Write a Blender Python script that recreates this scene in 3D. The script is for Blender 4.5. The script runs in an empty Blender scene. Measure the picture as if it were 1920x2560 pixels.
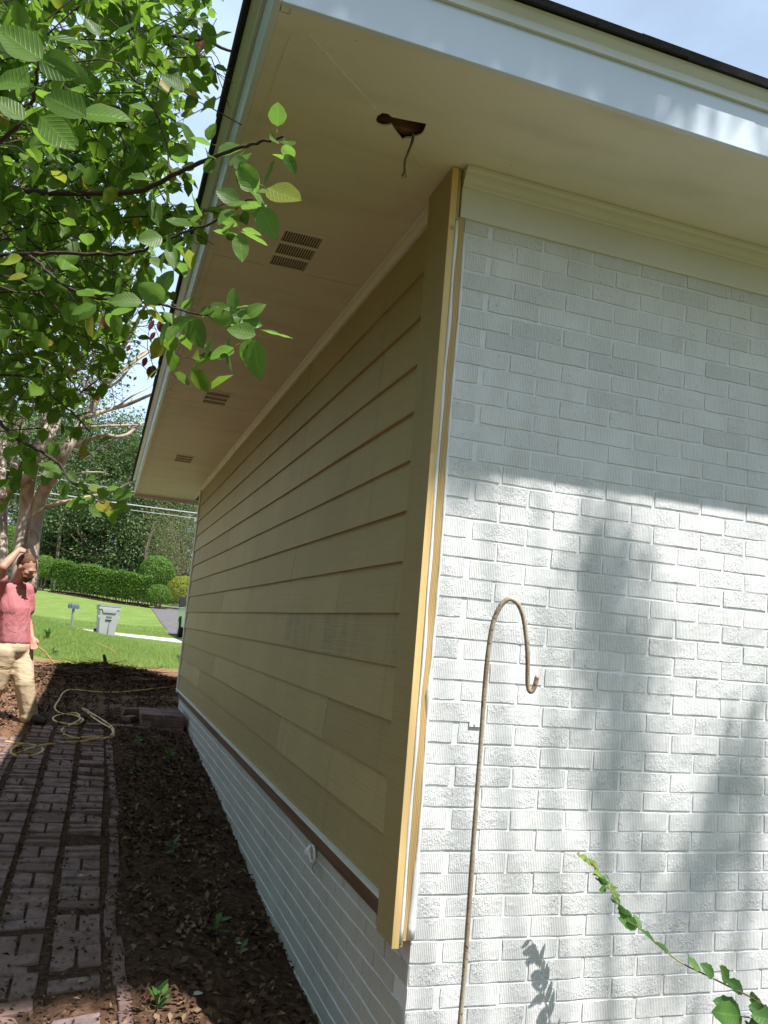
import bpy, bmesh, math, random
import numpy as np
from mathutils import Vector, Matrix
from mathutils.geometry import tessellate_polygon
random.seed(7); rng = np.random.default_rng(11)
rad = math.radians
S = bpy.context.scene
col = S.collection
# ------------------------------------------------------------------ camera
F, YAW, PITCH, ROLL = 2081.7, rad(18.0422), rad(8.4434), rad(4.9307)
CAM = Vector((-1.044, -2.5872, 1.6))
fw = Vector((math.sin(YAW)*math.cos(PITCH), math.cos(YAW)*math.cos(PITCH), math.sin(PITCH)))
rt = Vector((math.cos(YAW), -math.sin(YAW), 0)); up = rt.cross(fw)
R2 = rt*math.cos(ROLL) + up*math.sin(ROLL); U2 = -rt*math.sin(ROLL) + up*math.cos(ROLL)
cam = bpy.data.objects.new('camera', bpy.data.cameras.new('camera')); col.objects.link(cam)
M = Matrix((R2, U2, -fw)).transposed().to_4x4(); M.translation = CAM; cam.matrix_world = M
cam.data.sensor_fit = 'HORIZONTAL'; cam.data.sensor_width = 36; cam.data.lens = F/1920*36
cam.data.clip_end = 600; cam.data.clip_start = .05
S.camera = cam
S.render.resolution_x, S.render.resolution_y = 768, 1024
# ------------------------------------------------------------------ sky and sun
SUN = Vector((.245, -.506, 1)).normalized()
EXPOSURE = .72
SKY = .06
SUNP = 5.0
w = bpy.data.worlds.new('World'); S.world = w; w.use_nodes = True
nt = w.node_tree; bg = nt.nodes['Background']
sky = nt.nodes.new('ShaderNodeTexSky'); sky.sky_type = 'NISHITA'; sky.sun_disc = False
sky.sun_elevation = math.asin(SUN.z); sky.sun_rotation = math.atan2(SUN.x, SUN.y)
sky.air_density = 1.0; sky.dust_density = 2.5; sky.ozone_density = 1.5
tc_ = nt.nodes.new('ShaderNodeTexCoord'); mp_ = nt.nodes.new('ShaderNodeMapping'); mp_.inputs['Scale'].default_value = (1, 1, 2.2)
nz_ = nt.nodes.new('ShaderNodeTexNoise'); nz_.inputs['Scale'].default_value = 2.1; nz_.inputs['Detail'].default_value = 7; nz_.inputs['Roughness'].default_value = .55
mr_ = nt.nodes.new('ShaderNodeMapRange'); mr_.inputs['From Min'].default_value = .36; mr_.inputs['From Max'].default_value = .68; mr_.inputs['To Min'].default_value = .55; mr_.inputs['To Max'].default_value = .95
mc_ = nt.nodes.new('ShaderNodeMixRGB'); 
sx_ = nt.nodes.new('ShaderNodeSeparateXYZ'); gr_ = nt.nodes.new('ShaderNodeMapRange'); gr_.inputs['From Min'].default_value = .5; gr_.inputs['From Max'].default_value = .9; gr_.inputs['To Min'].default_value = 1.0; gr_.inputs['To Max'].default_value = .3
nt.links.new(tc_.outputs['Generated'], sx_.inputs[0]); nt.links.new(sx_.outputs[2], gr_.inputs['Value'])
hz_ = nt.nodes.new('ShaderNodeMixRGB'); hz_.blend_type = 'MULTIPLY'; hz_.inputs[0].default_value = 1; hz_.inputs[1].default_value = (10.0, 12.9, 17.0, 1); nt.links.new(gr_.outputs[0], hz_.inputs[2]); nt.links.new(hz_.outputs[0], mc_.inputs[2])
nt.links.new(tc_.outputs['Generated'], mp_.inputs[0]); nt.links.new(mp_.outputs[0], nz_.inputs['Vector']); nt.links.new(nz_.outputs['Fac'], mr_.inputs['Value']); nt.links.new(mr_.outputs[0], mc_.inputs[0])
nt.links.new(sky.outputs[0], mc_.inputs[1]); nt.links.new(mc_.outputs[0], bg.inputs[0]); bg.inputs[1].default_value = SKY
sl = bpy.data.lights.new('sun', 'SUN'); sl.energy = SUNP; sl.angle = rad(.53); sl.color = (1, .965, .92)
so = bpy.data.objects.new('sun', sl); col.objects.link(so); so.rotation_euler = SUN.to_track_quat('Z', 'Y').to_euler()
so.location = (5, -10, 20)
S.view_settings.view_transform = 'Standard'; S.view_settings.look = 'None'
S.view_settings.exposure = EXPOSURE; S.view_settings.gamma = 1; S.view_settings.use_curve_mapping = False

def at(x, y, d):                    # world point seen at photo pixel x, y at depth d metres
    return CAM + (fw + R2*((x-960)/F) - U2*((y-1280)/F))*d
# ------------------------------------------------------------------ helpers
def link(o, parent=None):
    col.objects.link(o)
    if parent: o.parent = parent
    return o
def tag(o, label=None, cat=None, group=None, kind=None):
    if label: o['label'] = label
    if cat: o['category'] = cat
    if group: o['group'] = group
    if kind: o['kind'] = kind
    return o
def empty(name, loc=(0, 0, 0), label=None, cat=None, group=None, rz=0):
    o = bpy.data.objects.new(name, None); o.location = loc; o.rotation_euler.z = rz; o.empty_display_size = .1
    link(o); return tag(o, label, cat, group)
def mesh_np(name, V, Fc, mt, smooth=False, attrs=None):
    me = bpy.data.meshes.new(name)
    if isinstance(Fc, np.ndarray):
        n = Fc.shape[1]
        me.vertices.add(len(V)); me.vertices.foreach_set('co', np.asarray(V, np.float32).ravel())
        me.loops.add(Fc.size); me.loops.foreach_set('vertex_index', Fc.astype(np.int32).ravel())
        me.polygons.add(len(Fc)); me.polygons.foreach_set('loop_start', np.arange(0, Fc.size, n, dtype=np.int32))
        me.update(calc_edges=True)
    else:
        me.from_pydata([tuple(v) for v in V], [], Fc)
    if smooth: me.polygons.foreach_set('use_smooth', [True]*len(me.polygons))
    for k, a in (attrs or {}).items():
        at_ = me.attributes.new(k, 'FLOAT', 'POINT'); at_.data.foreach_set('value', np.asarray(a, np.float32))
    me.update()
    for m in (mt if isinstance(mt, (list, tuple)) else [mt]): me.materials.append(m)
    return me
def ob(name, me, parent=None, loc=None, **kw):
    o = bpy.data.objects.new(name, me)
    if loc is not None: o.location = loc
    link(o, parent); return tag(o, **kw)
class MB:                              # collects simple shapes into one mesh
    def __init__(s): s.v = []; s.f = []
    def poly(s, pts, faces):
        b = len(s.v); s.v += [tuple(p) for p in pts]; s.f += [tuple(i+b for i in f) for f in faces]; return s
    def box(s, x0, x1, y0, y1, z0, z1, M=None):
        p = [Vector((x, y, z)) for z in (z0, z1) for y in (y0, y1) for x in (x0, x1)]
        if M: p = [M @ q for q in p]
        return s.poly(p, [(0, 2, 3, 1), (4, 5, 7, 6), (0, 1, 5, 4), (2, 6, 7, 3), (0, 4, 6, 2), (1, 3, 7, 5)])
    def ext(s, prof, a, b):            # profile points extruded from a to b (functions of profile point)
        n = len(prof); p = [a(q) for q in prof]+[b(q) for q in prof]
        return s.poly(p, [(i, (i+1) % n, n+(i+1) % n, n+i) for i in range(n)]+[tuple(range(n))[::-1], tuple(range(n, 2*n))])
    def tube(s, pts, r, n=8, caps=True):
        pts = [Vector(p) for p in pts]; m = len(pts); r = r if isinstance(r, (list, tuple)) else [r]*m
        b = len(s.v); nrm = None
        for i, p in enumerate(pts):
            t = (pts[min(i+1, m-1)]-pts[max(i-1, 0)]).normalized()
            if nrm is None:
                nrm = t.orthogonal().normalized()
            nrm = (nrm-t*nrm.dot(t)).normalized(); bi = t.cross(nrm)
            for k in range(n):
                a = 2*math.pi*k/n; s.v.append(tuple(p+(nrm*math.cos(a)+bi*math.sin(a))*r[i]))
        for i in range(m-1):
            for k in range(n):
                a, c = b+i*n+k, b+i*n+(k+1) % n; s.f.append((a, c, c+n, a+n))
        if caps: s.f.append(tuple(b+k for k in range(n))[::-1]); s.f.append(tuple(b+(m-1)*n+k for k in range(n)))
        return s
    def mesh(s, name, mt, smooth=False): return mesh_np(name, s.v, s.f, mt, smooth)
    def obj(s, name, mt, parent=None, smooth=False, bevel=0, loc=None, **kw):
        me = s.mesh(name, mt, smooth)
        if bevel:
            bm = bmesh.new(); bm.from_mesh(me); bmesh.ops.bevel(bm, geom=bm.edges[:], offset=bevel, segments=1, affect='EDGES'); bm.to_mesh(me); bm.free()
        return ob(name, me, parent, loc, **kw)
def smooth_path(pts, k=6):
    P = [Vector(p) for p in pts]; P = [P[0]]+P+[P[-1]]; out = []
    for i in range(1, len(P)-2):
        for j in range(k):
            t = j/k; a, b, c, d = P[i-1:i+3]
            out.append(.5*((2*b)+(c-a)*t+(2*a-5*b+4*c-d)*t*t+(3*b-a-3*c+d)*t**3))
    return out+[P[-2]]
# ------------------------------------------------------------------ materials
class NM:
    def __init__(s, name, rough=.7, spec=.3):
        s.m = bpy.data.materials.new(name); s.m.use_nodes = True; s.t = s.m.node_tree; s.b = s.t.nodes['Principled BSDF']
        s.b.inputs['Roughness'].default_value = rough; s.b.inputs['Specular IOR Level'].default_value = spec
        s.co = s.n('TexCoord').outputs['Object']; s.geo = None
    def n(s, typ, **kw):
        x = s.t.nodes.new('ShaderNode'+typ)
        for k, v in kw.items():
            if k.startswith('_'): setattr(x, k[1:], v)
            else:
                i = x.inputs[k.replace('__', ' ')] if not k.isdigit() else x.inputs[int(k)]
                if isinstance(v, bpy.types.NodeSocket): s.t.links.new(v, i)
                else: i.default_value = v
        return x
    def world(s):
        if not s.geo: s.geo = s.n('NewGeometry').outputs['Position']
        return s.geo
    def map(s, sc=(1, 1, 1), v=None):
        x = s.n('Mapping'); s.t.links.new(v or s.co, x.inputs[0]); x.inputs['Scale'].default_value = sc; return x.outputs[0]
    def noise(s, scale, v=None, detail=4, rough=.6, dist=0):
        return s.n('TexNoise', Vector=v or s.co, Scale=scale, Detail=detail, Roughness=rough, Distortion=dist).outputs['Fac']
    def ramp(s, f, stops):
        x = s.n('ValToRGB', Fac=f); e = x.color_ramp.elements
        while len(e) < len(stops): e.new(.5)
        for i, (p, c) in enumerate(stops): e[i].position = p; e[i].color = (*c, 1) if len(c) == 3 else c
        return x.outputs[0]
    def fac(s, f, a, b, lo=0., hi=1.):
        return s.n('MapRange', Value=f, From__Min=a, From__Max=b, To__Min=lo, To__Max=hi).outputs[0]
    def mix(s, f, a, b, mode='MIX'):
        x = s.n('MixRGB', _blend_type=mode); 
        for i, v in enumerate((f, a, b)):
            if isinstance(v, bpy.types.NodeSocket): s.t.links.new(v, x.inputs[i])
            else: x.inputs[i].default_value = v if i == 0 else (*v, 1)
        return x.outputs[0]
    def math(s, op, a, b=0.):
        x = s.n('Math', _operation=op)
        for i, v in enumerate((a, b)):
            if isinstance(v, bpy.types.NodeSocket): s.t.links.new(v, x.inputs[i])
            else: x.inputs[i].default_value = v
        return x.outputs[0]
    def color(s, c):
        if isinstance(c, bpy.types.NodeSocket): s.t.links.new(c, s.b.inputs['Base Color'])
        else: s.b.inputs['Base Color'].default_value = (*c, 1)
        return s
    def bump(s, h, strength=.3, dist=.01, prev=None):
        x = s.n('Bump', Height=h, Strength=strength, Distance=dist)
        if prev: s.t.links.new(prev, x.inputs['Normal'])
        s.t.links.new(x.outputs[0], s.b.inputs['Normal']); return x.outputs[0]
    def attr(s, name): return s.n('Attribute', _attribute_name=name).outputs['Fac']
    def rnd(s): return s.n('ObjectInfo').outputs['Random']
def simple(name, c, rough=.7, var=.15, scale=6, bs=40, bstr=.15, spec=.3, metal=0):
    m = NM(name, rough, spec); W = m.world(); n = m.noise(scale, W)
    m.color(m.mix(m.fac(n, .3, .7), tuple(x*(1-var) for x in c), tuple(min(1, x*(1+var)) for x in c)))
    if bstr: m.bump(m.noise(bs, W, 5), bstr, .004)
    m.b.inputs['Metallic'].default_value = metal
    return m.m
def leafmat(name, dark, light, extra=None, trans=.45, rough=.45):
    m = NM(name, rough, .35)
    a = m.attr('lv'); st = [(0, dark), (.75, light)]
    if extra: st += [(.955, light), (.965, extra)]
    c = m.ramp(a, st)
    n = m.noise(60, m.world(), 2); c = m.mix(m.fac(n, .35, .65, 0, .35), c, tuple(x*.6 for x in dark))
    m.color(c)
    t = m.n('BsdfTranslucent', Color=m.mix(.5, c, tuple(min(1, x*1.7) for x in light)))
    mx = m.n('MixShader'); mx.inputs[0].default_value = trans
    m.t.links.new(m.b.outputs[0], mx.inputs[1]); m.t.links.new(t.outputs[0], mx.inputs[2])
    m.t.links.new(mx.outputs[0], m.t.nodes['Material Output'].inputs[0]); return m.m
def leafobj_mat(name, dark, light, trans=.45, old=True):
    m = NM(name, .42, .4); r = m.rnd(); c = m.ramp(r, [(0, dark), (.8, light), (.93, light), (.97, (.30, .25, .03) if old else light)])
    v = m.n('TexWave', Vector=m.map((1, 1, 1)), Scale=26, Distortion=.6).outputs['Fac']
    sx = m.n('SeparateXYZ', Vector=m.co)
    vein = m.math('SUBTRACT', m.math('MULTIPLY', sx.outputs[1], 1.), m.math('MULTIPLY', m.math('ABSOLUTE', sx.outputs[0]), .9))
    ve = m.math('PINGPONG', m.math('MULTIPLY', vein, 9.), .5)
    mid = m.math('LESS_THAN', m.math('ABSOLUTE', sx.outputs[0]), .022)
    vv = m.math('MAXIMUM', m.math('MULTIPLY', m.fac(ve, .42, .5), .45), mid)
    c = m.mix(m.math('MULTIPLY', vv, .22), c, tuple(min(1, x*2.2+.02) for x in light))
    sp = m.math('MULTIPLY', m.fac(m.noise(3.2, m.map((1, 1, 1)), 1), .71, .73), .9); c = m.mix(sp, c, (.16, .06, .01))
    m.color(c); m.bump(m.fac(ve, .3, .5), .25, .004)
    t = m.n('BsdfTranslucent', Color=m.mix(.5, c, tuple(min(1, x*1.8) for x in light)))
    mx = m.n('MixShader'); mx.inputs[0].default_value = trans
    m.t.links.new(m.b.outputs[0], mx.inputs[1]); m.t.links.new(t.outputs[0], mx.inputs[2])
    m.t.links.new(mx.outputs[0], m.t.nodes['Material Output'].inputs[0]); return m.m

# painted brick: vertical wire-cut grooves, rough torn patches, darker colour in the grooves
def paint_brick(name, axis='X', grooves=True):
    m = NM(name, .62, .3); W = m.world(); s = m.n('SeparateXYZ', Vector=W); r = m.rnd()
    u = s.outputs[0] if axis == 'X' else s.outputs[1]
    wob = m.math('MULTIPLY', m.math('SUBTRACT', m.noise(9, W, 2), .5), .0016)
    wob = m.math('MULTIPLY', m.math('SUBTRACT', m.noise(1., m.map((26, 1, .5), W), 2), .5), .0030); g = m.math('PINGPONG', m.math('MULTIPLY', m.math('ADD', u, wob), 158.), .5)   # fine upright wire-cut grooves
    gw = m.noise(9, m.map((1, 1, .35), W), 3, .6)
    groove = m.math('MULTIPLY', m.fac(g, .22, .46), m.fac(gw, .28, .6, .15, 1))
    torn = m.fac(m.math('ADD', m.noise(11, W, 3, .6), m.math('MULTIPLY', r, .16)), .55, .70)
    tn = m.noise(150, m.map((1, 1, .6), W), 3, .7, .6)
    h = m.math('SUBTRACT', m.math('MULTIPLY', m.fac(tn, .35, .65), m.math('ADD', .25, m.math('MULTIPLY', torn, .9))), m.math('MULTIPLY', groove, m.math('SUBTRACT', 1., m.math('MULTIPLY', torn, .6))))
    base = m.mix(m.math('POWER', r, 2.2), (.80, .80, .805), (.69, .695, .70))
    groove_dark = m.math('MULTIPLY', groove, m.math('SUBTRACT', .56, m.math('MULTIPLY', torn, .25)))
    c = m.mix(groove_dark, base, (.42, .42, .37))
    pit = m.math('MULTIPLY', m.fac(tn, .40, .30), m.math('ADD', .12, torn)); c = m.mix(m.math('MULTIPLY', pit, .85), c, (.30, .30, .27))
    big = m.fac(m.noise(1.6, W, 4), .45, .75, 0, .35); c = m.mix(big, c, (.70, .71, .69))
    hole = m.fac(m.noise(23, W, 2, .5), .80, .815); c = m.mix(hole, c, (.07, .05, .04))
    m.color(c)
    m.bump(h, .75, .0024)
    return m.m
M_BRICK = paint_brick('painted_brick')
def mortar():
    m = NM('painted_mortar', .6); W = m.world(); n = m.noise(30, W, 5)
    c = m.mix(m.fac(n, .35, .7), (.74, .745, .75), (.81, .815, .82)); c = m.mix(m.fac(m.noise(15, W, 3), .72, .8), c, (.3, .28, .22)); m.color(c)
    m.bump(n, .5, .005); return m.m
M_MORT = mortar()
def side_brick():
    m = NM('painted_foundation_brick', .7); W = m.world(); n = m.noise(80, W, 5, .7); r = m.rnd()
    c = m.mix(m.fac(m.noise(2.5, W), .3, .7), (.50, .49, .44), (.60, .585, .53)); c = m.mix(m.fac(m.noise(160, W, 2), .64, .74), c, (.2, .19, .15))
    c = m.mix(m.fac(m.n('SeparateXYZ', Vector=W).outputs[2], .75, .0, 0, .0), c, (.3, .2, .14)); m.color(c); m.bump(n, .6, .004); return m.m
M_SIDE = side_brick()
def siding(name, c0, c1, stain=0):
    m = NM(name, .6, .35); W = m.world(); g = m.noise(5, m.map((1, .35, 22), W), 6, .65, .4); r = m.rnd()
    c = m.mix(r, tuple(x*.86 for x in c0), c1); c = m.mix(m.fac(m.noise(1.3, W, 4), .3, .7, 0, .4), c, tuple(x*.72 for x in c0))
    dots = m.math('MULTIPLY', m.fac(m.noise(60, W, 2), .66, .74), m.fac(m.noise(2.2, W), .5, .62)); c = m.mix(m.math('MULTIPLY', dots, .5), c, tuple(x*.35 for x in c0)); c = m.mix(m.fac(m.n('SeparateXYZ', Vector=W).outputs[2], 1.25, .74, 0, .3), c, tuple(x*.7 for x in c0)) if False else c; c = m.mix(m.fac(m.noise(7, m.map((1, 1.4, .12), W), 5, .7), .56, .72, 0, .3), c, tuple(x*.55 for x in c0))
    if stain:
        st = m.math('MULTIPLY', m.fac(m.noise(3.2, m.map((1, 1.6, .8), W), 5, .7, 1.2), .44, .62), m.fac(g, .35, .6)); c = m.mix(m.math('MULTIPLY', st, stain), c, (.10, .08, .045))
    c = m.mix(m.math('MULTIPLY', m.fac(g, .5, .72), .22), c, tuple(x*.5 for x in c0)); m.color(c); m.bump(g, .55, .004); return m.m
M_SID = siding('siding_paint', (.46, .365, .155), (.52, .42, .195)); M_SIDS = siding('weathered_siding_paint', (.42, .34, .155), (.44, .36, .17), .35)
M_SOF = None
def soffit():
    m = NM('soffit_paint', .5, .35); W = m.world(); g = m.noise(4, m.map((14, 1, 1), W), 5, .6)
    c = m.mix(m.fac(m.noise(1.2, W, 4), .3, .7), (.70, .67, .56), (.77, .74, .63)); c = m.mix(m.math('MULTIPLY', m.fac(m.noise(45, W, 2), .72, .78), m.fac(m.noise(2.7, W), .45, .58)), c, (.18, .14, .09)); c = m.mix(m.math('MULTIPLY', m.fac(m.noise(2.2, m.map((.6, 2.4, 1), W), 5, .65), .5, .75), .35), c, (.42, .37, .25)); c = m.mix(m.math('MULTIPLY', m.math('MULTIPLY', m.fac(m.n('SeparateXYZ', Vector=W).outputs[0], -.745, -.70, 1, 0), m.math('MULTIPLY', m.fac(m.noise(60, m.map((1, .5, 1), W), 3), .56, .64), m.fac(m.n('SeparateXYZ', Vector=W).outputs[1], 1.2, 2.6))), .6), c, (.16, .11, .07))
    m.color(c); m.bump(m.math('ADD', m.math('MULTIPLY', g, .5), m.noise(90, W, 3)), .16, .003); return m.m
M_SOF = soffit()
M_CSEAM = simple('painted_caulk_ridge', (.74, .71, .58), .45, .1, 30)
M_FAS = NM('fascia_paint', .26, .5); M_FAS.color((.64, .71, .79)); M_FAS.bump(M_FAS.noise(7, M_FAS.map((.4, .4, 6), M_FAS.world()), 4), .12, .004); M_FAS = M_FAS.m
M_TRIM = simple('cream_trim_paint', (.68, .655, .59), .5, .05, 3, 30, .12)
def wood(name, c0, c1, axis=2, ring=34):
    m = NM(name, .55, .3); W = m.world(); sc = [1, 1, 1]; sc[axis] = .035
    wv = m.n('TexWave', Vector=m.map(tuple(sc), W), Scale=ring, Distortion=3.2, Detail=3, Detail__Scale=1.2, _bands_direction='X' if axis != 0 else 'Y').outputs['Fac']
    n = m.noise(60, m.map(tuple(sc), W), 4); c = m.mix(m.fac(wv, .35, .9), c0, c1); c = m.mix(m.fac(n, .4, .7, 0, .35), c, tuple(x*.6 for x in c1))
    c = m.mix(m.fac(m.noise(6, W, 2), .73, .76, 0, .8), c, (.12, .05, .02)); m.color(c); m.bump(n, .25, .003); return m.m
M_YEL = wood('cut_cedar_edge', (.78, .56, .26), (.70, .47, .19), 2, 60)
M_PINE = wood('pine_stud', (.62, .44, .20), (.40, .24, .09), 2, 60)
M_SKIRT = wood('weathered_skirt_board', (.20, .12, .065), (.12, .07, .04), 1, 30)
M_CAULK = simple('white_caulk', (.82, .83, .84), .4, .03, 20, 60, .3)
M_METAL = simple('galvanised_flashing', (.80, .83, .83), .35, .08, 5, 20, .2, .5, .1)
M_SHIN = simple('asphalt_shingle', (.035, .033, .032), .95, .35, 120, 300, .6)
M_DARK = simple('attic_timber', (.22, .11, .05), .8, .4, 5, 30, .3)
M_VENT = simple('vent_slat_metal', (.46, .40, .31), .55, .1, 9, 40, .1)
M_RUST = None
def rod():
    m = NM('rusty_painted_steel', .5, .4); W = m.world(); c = m.mix(m.fac(m.noise(18, m.map((1, 1, .35), W), 5, .7), .42, .66), (.46, .41, .33), (.30, .15, .075))
    c = m.mix(m.fac(m.noise(140, W, 2), .6, .68), c, (.13, .06, .03)); m.color(c); m.bump(m.noise(160, W, 3), .4, .002); return m.m
M_RUST = rod()
def paver(name='clay_paver'):
    m = NM(name, .85, .2); W = m.world(); r = m.rnd()
    c = m.ramp(r, [(0, (.20, .13, .118)), (.35, (.27, .18, .165)), (.7, (.31, .21, .20)), (1, (.25, .19, .19))])
    c = m.mix(m.fac(m.noise(13, W, 5, .7), .42, .72), c, (.10, .068, .055)); c = m.mix(m.fac(m.noise(3.1, W, 3), .5, .68, 0, .7), c, (.16, .10, .075))
    m.color(c); m.bump(m.noise(90, W, 5, .7), .6, .004); return m.m
M_PAV = paver()
def soilm():
    m = NM('soil_and_lawn', .95, .1); W = m.world(); g = m.attr('grass'); pale = m.attr('clay')
    n = m.noise(26, W, 6, .75); n2 = m.noise(2.2, W, 4)
    so_ = m.ramp(n, [(.3, (.030, .019, .013)), (.5, (.085, .05, .033)), (.7, (.17, .105, .07))])
    cl = m.ramp(n, [(.3, (.17, .085, .05)), (.52, (.34, .18, .11)), (.7, (.46, .28, .19))])
    so_ = m.mix(pale, so_, cl)
    gr = m.mix(m.fac(m.noise(1.1, W, 5, .7), .3, .7), (.13, .20, .045), (.21, .28, .08)); gr = m.mix(m.fac(m.noise(40, W, 4), .4, .7, 0, .5), gr, (.075, .125, .02))
    gr = m.mix(m.fac(n2, .55, .75, 0, .45), gr, (.23, .24, .09))
    f = m.fac(m.math('ADD', g, m.math('MULTIPLY', m.math('SUBTRACT', m.noise(3.5, W, 5, .7), .5), .7)), .4, .6)
    m.color(m.mix(f, so_, gr)); m.bump(n, .9, .02); return m.m
M_SOIL = soilm()
M_CONC = simple('pale_concrete', (.55, .53, .49), .85, .1, 2, 60, .2)
M_ASPH = simple('driveway_asphalt', (.13, .12, .125), .9, .2, 3, 90, .3)
M_LITTER = NM('dry_leaf', .8, .2); M_LITTER.color(M_LITTER.ramp(M_LITTER.attr('lv'), [(0, (.045, .026, .016)), (.45, (.11, .062, .036)), (.8, (.20, .125, .075)), (.95, (.30, .22, .14)), (1, (.42, .35, .24))])); M_LITTER = M_LITTER.m
M_BARKD = simple('dark_twig_bark', (.060, .042, .032), .85, .3, 30, 80, .4)
def crape():
    m = NM('smooth_mottled_bark', .6, .3); W = m.world(); n = m.noise(5, m.map((1, 1, .3), W), 4, .6, .8)
    c = m.ramp(n, [(.35, (.22, .155, .105)), (.5, (.40, .31, .22)), (.68, (.53, .43, .33))]); m.color(c); m.bump(n, .3, .02); return m.m
M_CRAPE = crape()
M_BARK = simple('grey_bark', (.16, .12, .09), .9, .3, 8, 30, .6)
L_NEAR = leafmat('pear_leaves', (.038, .088, .010), (.17, .30, .03), (.42, .32, .03), .58)
L_NEARO = leafobj_mat('pear_leaf_big', (.06, .125, .02), (.14, .26, .04), .55)
L_BLUE = leafmat('twig_leaves', (.05, .11, .04), (.10, .20, .05), None, .35)
L_CRAPE = leafmat('myrtle_leaves', (.05, .095, .018), (.13, .20, .045), None, .4)
L_DARK = leafmat('magnolia_leaves', (.025, .05, .014), (.11, .17, .055), None, .25, .35)
L_MID = leafmat('wood_leaves', (.04, .085, .02), (.14, .21, .06), None, .35)
L_HEDGE = leafmat('hedge_leaves', (.055, .12, .014), (.15, .27, .035), None, .35)
L_YEL = leafmat('golden_shrub_leaves', (.17, .22, .02), (.36, .38, .05), None, .4)
L_PALE = leafmat('feathery_leaves', (.10, .13, .045), (.22, .22, .10), None, .4)
L_GRASS = leafmat('grass_blades', (.20, .30, .06), (.42, .50, .17), None, .5, .6)

# ------------------------------------------------------------------ terrain
ctrl = []
prof = [(-8, -.25), (-4, -.15), (-1, -.08), (1, -.015), (1.9, .045), (2.7, .11), (3.8, .21), (5.1, .29), (6.7, .39), (8.2, .43), (9.5, .5), (10.9, .60), (11.6, .66)]
for y, z in prof:
    for x in (-9, -6, -3.4, -1.7, -.6, .3, 3, 7): ctrl.append((x, y, z+(.065 if x < -.5 and y < 9 else 0)+(.12*max(0, -1.9-x) if y > 3 else .03*max(0, -1.9-x))))
for px, py, d in [(300, 1665, 14.2), (430, 1668, 14.4), (180, 1665, 13.6), (90, 1545, 17), (200, 1590, 18.5), (290, 1602, 20), (400, 1614, 20.5), (460, 1618, 20.5),
                  (330, 1593, 25.5), (440, 1607, 25.5), (240, 1590, 25.5), (120, 1560, 25), (330, 1583, 30), (180, 1563, 32), (440, 1588, 32), (300, 1578, 32), (60, 1548, 32),
                  (120, 1478, 45), (20, 1470, 45), (216, 1488.5, 45), (289, 1505, 44), (361, 1519, 42), (392, 1527, 41), (409, 1537, 39), (443, 1573, 33), (435, 1513, 52), (250, 1533, 38), (120, 1520, 38),
                  (470, 1510, 55), (200, 1470, 56), (0, 1455, 56), (350, 1500, 56)]:
    p = at(px, py, d); ctrl.append(tuple(p))
for x, y, z in [(-20, 0, .6), (-22, 15, 1.6), (-22, 32, 1.5), (-26, 48, 3.2), (14, 12, .7), (16, 25, .9), (20, 40, 1.6), (22, 55, 2.8), (14, -6, -.3), (-16, -8, -.2), (0, -14, -.4)]: ctrl.append((x, y, z))
ctrl = np.array(ctrl); CX = ctrl[:, :2]
def rk(A, B):
    d = np.sqrt(((A[:, None, :]-B[None, :, :])**2).sum(-1)); return d
K = rk(CX, CX)+np.eye(len(CX))*.02; n_ = len(CX); Pm = np.c_[np.ones(n_), CX]
A_ = np.block([[K, Pm], [Pm.T, np.zeros((3, 3))]]); sol = np.linalg.solve(A_, np.r_[ctrl[:, 2], 0, 0, 0])
def gz0(xy):
    xy = np.atleast_2d(xy); out = []
    for i in range(0, len(xy), 20000):
        q = xy[i:i+20000]; out.append(rk(q, CX)@sol[:n_]+np.c_[np.ones(len(q)), q]@sol[n_:])
    return np.concatenate(out)
def vn(x, y, s, seed=0):               # cheap smooth noise
    r = np.zeros_like(x, dtype=float)
    for k, (a, b, c) in enumerate([(1, .7, .3), (-.6, 1.1, 1.7), (1.7, -1.3, 4.1), (2.3, 1.9, 2.2), (-2.9, 2.5, 5.3)]):
        r += np.sin((a*x+b*y)*s+c+seed*1.7)*np.cos((b*x-a*y)*s*.83+c*2+seed)/(1+k*.5)
    return r/2.2
HEAP = [(-1.35, 10.3, .9, .13), (-.7, 10.4, .9, .15), (.0, 10.3, .8, .07), (-2.0, 10.2, .7, .05), (-.1, 8.9, .6, .10), (.1, 8.2, .35, .08)]
def gz(xy):
    xy = np.atleast_2d(np.asarray(xy, float)); z = gz0(xy); x, y = xy[:, 0], xy[:, 1]
    near = np.clip((16-y)/6, 0, 1)
    z = z+near*(.008*vn(x, y, 2.2)+.006*vn(x, y, 6, 2))
    for hx, hy, r, h in HEAP: z = z+h*np.exp(-(((x-hx)/r)**2+((y-hy)/(r*.75))**2)*1.3)*(1+.25*vn(x, y, 7, 3))
    z = z+.10*np.exp(-((x+.65)/.55)**2-((y-1.0)/.9)**2)
    z = z+.012*vn(x, y, 13, 5)*np.clip((12.5-y)/2, 0, 1)*np.clip((x+.62)/.1, 0, 1)
    far = np.clip((np.hypot(x, y-25)-45)/60, 0, 1)
    return z*(1-far)+2.5*far
def g1(x, y): return float(gz([[x, y]])[0])
def hit(px, py, lift=0.):              # where the view ray through a photo pixel meets the ground
    d = fw+R2*((px-960)/F)-U2*((py-1280)/F); t = np.arange(1.5, 70, .02); P = np.array(CAM)[None]+t[:, None]*np.array(d)[None]
    q = P[:, 2]-gz(P[:, :2]); i = np.argmax(q < 0); return Vector(P[i])+Vector((0, 0, lift))
def axis(parts):
    out = []
    for a, b, s in parts: out += list(np.arange(a, b, s))
    return np.array(out+[parts[-1][1]])
gx = axis([(-260, -60, 25), (-60, -12, 3), (-12, -4, .5), (-4, 1.2, .06), (1.2, 12, .6), (12, 60, 4), (60, 260, 25)])
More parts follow.
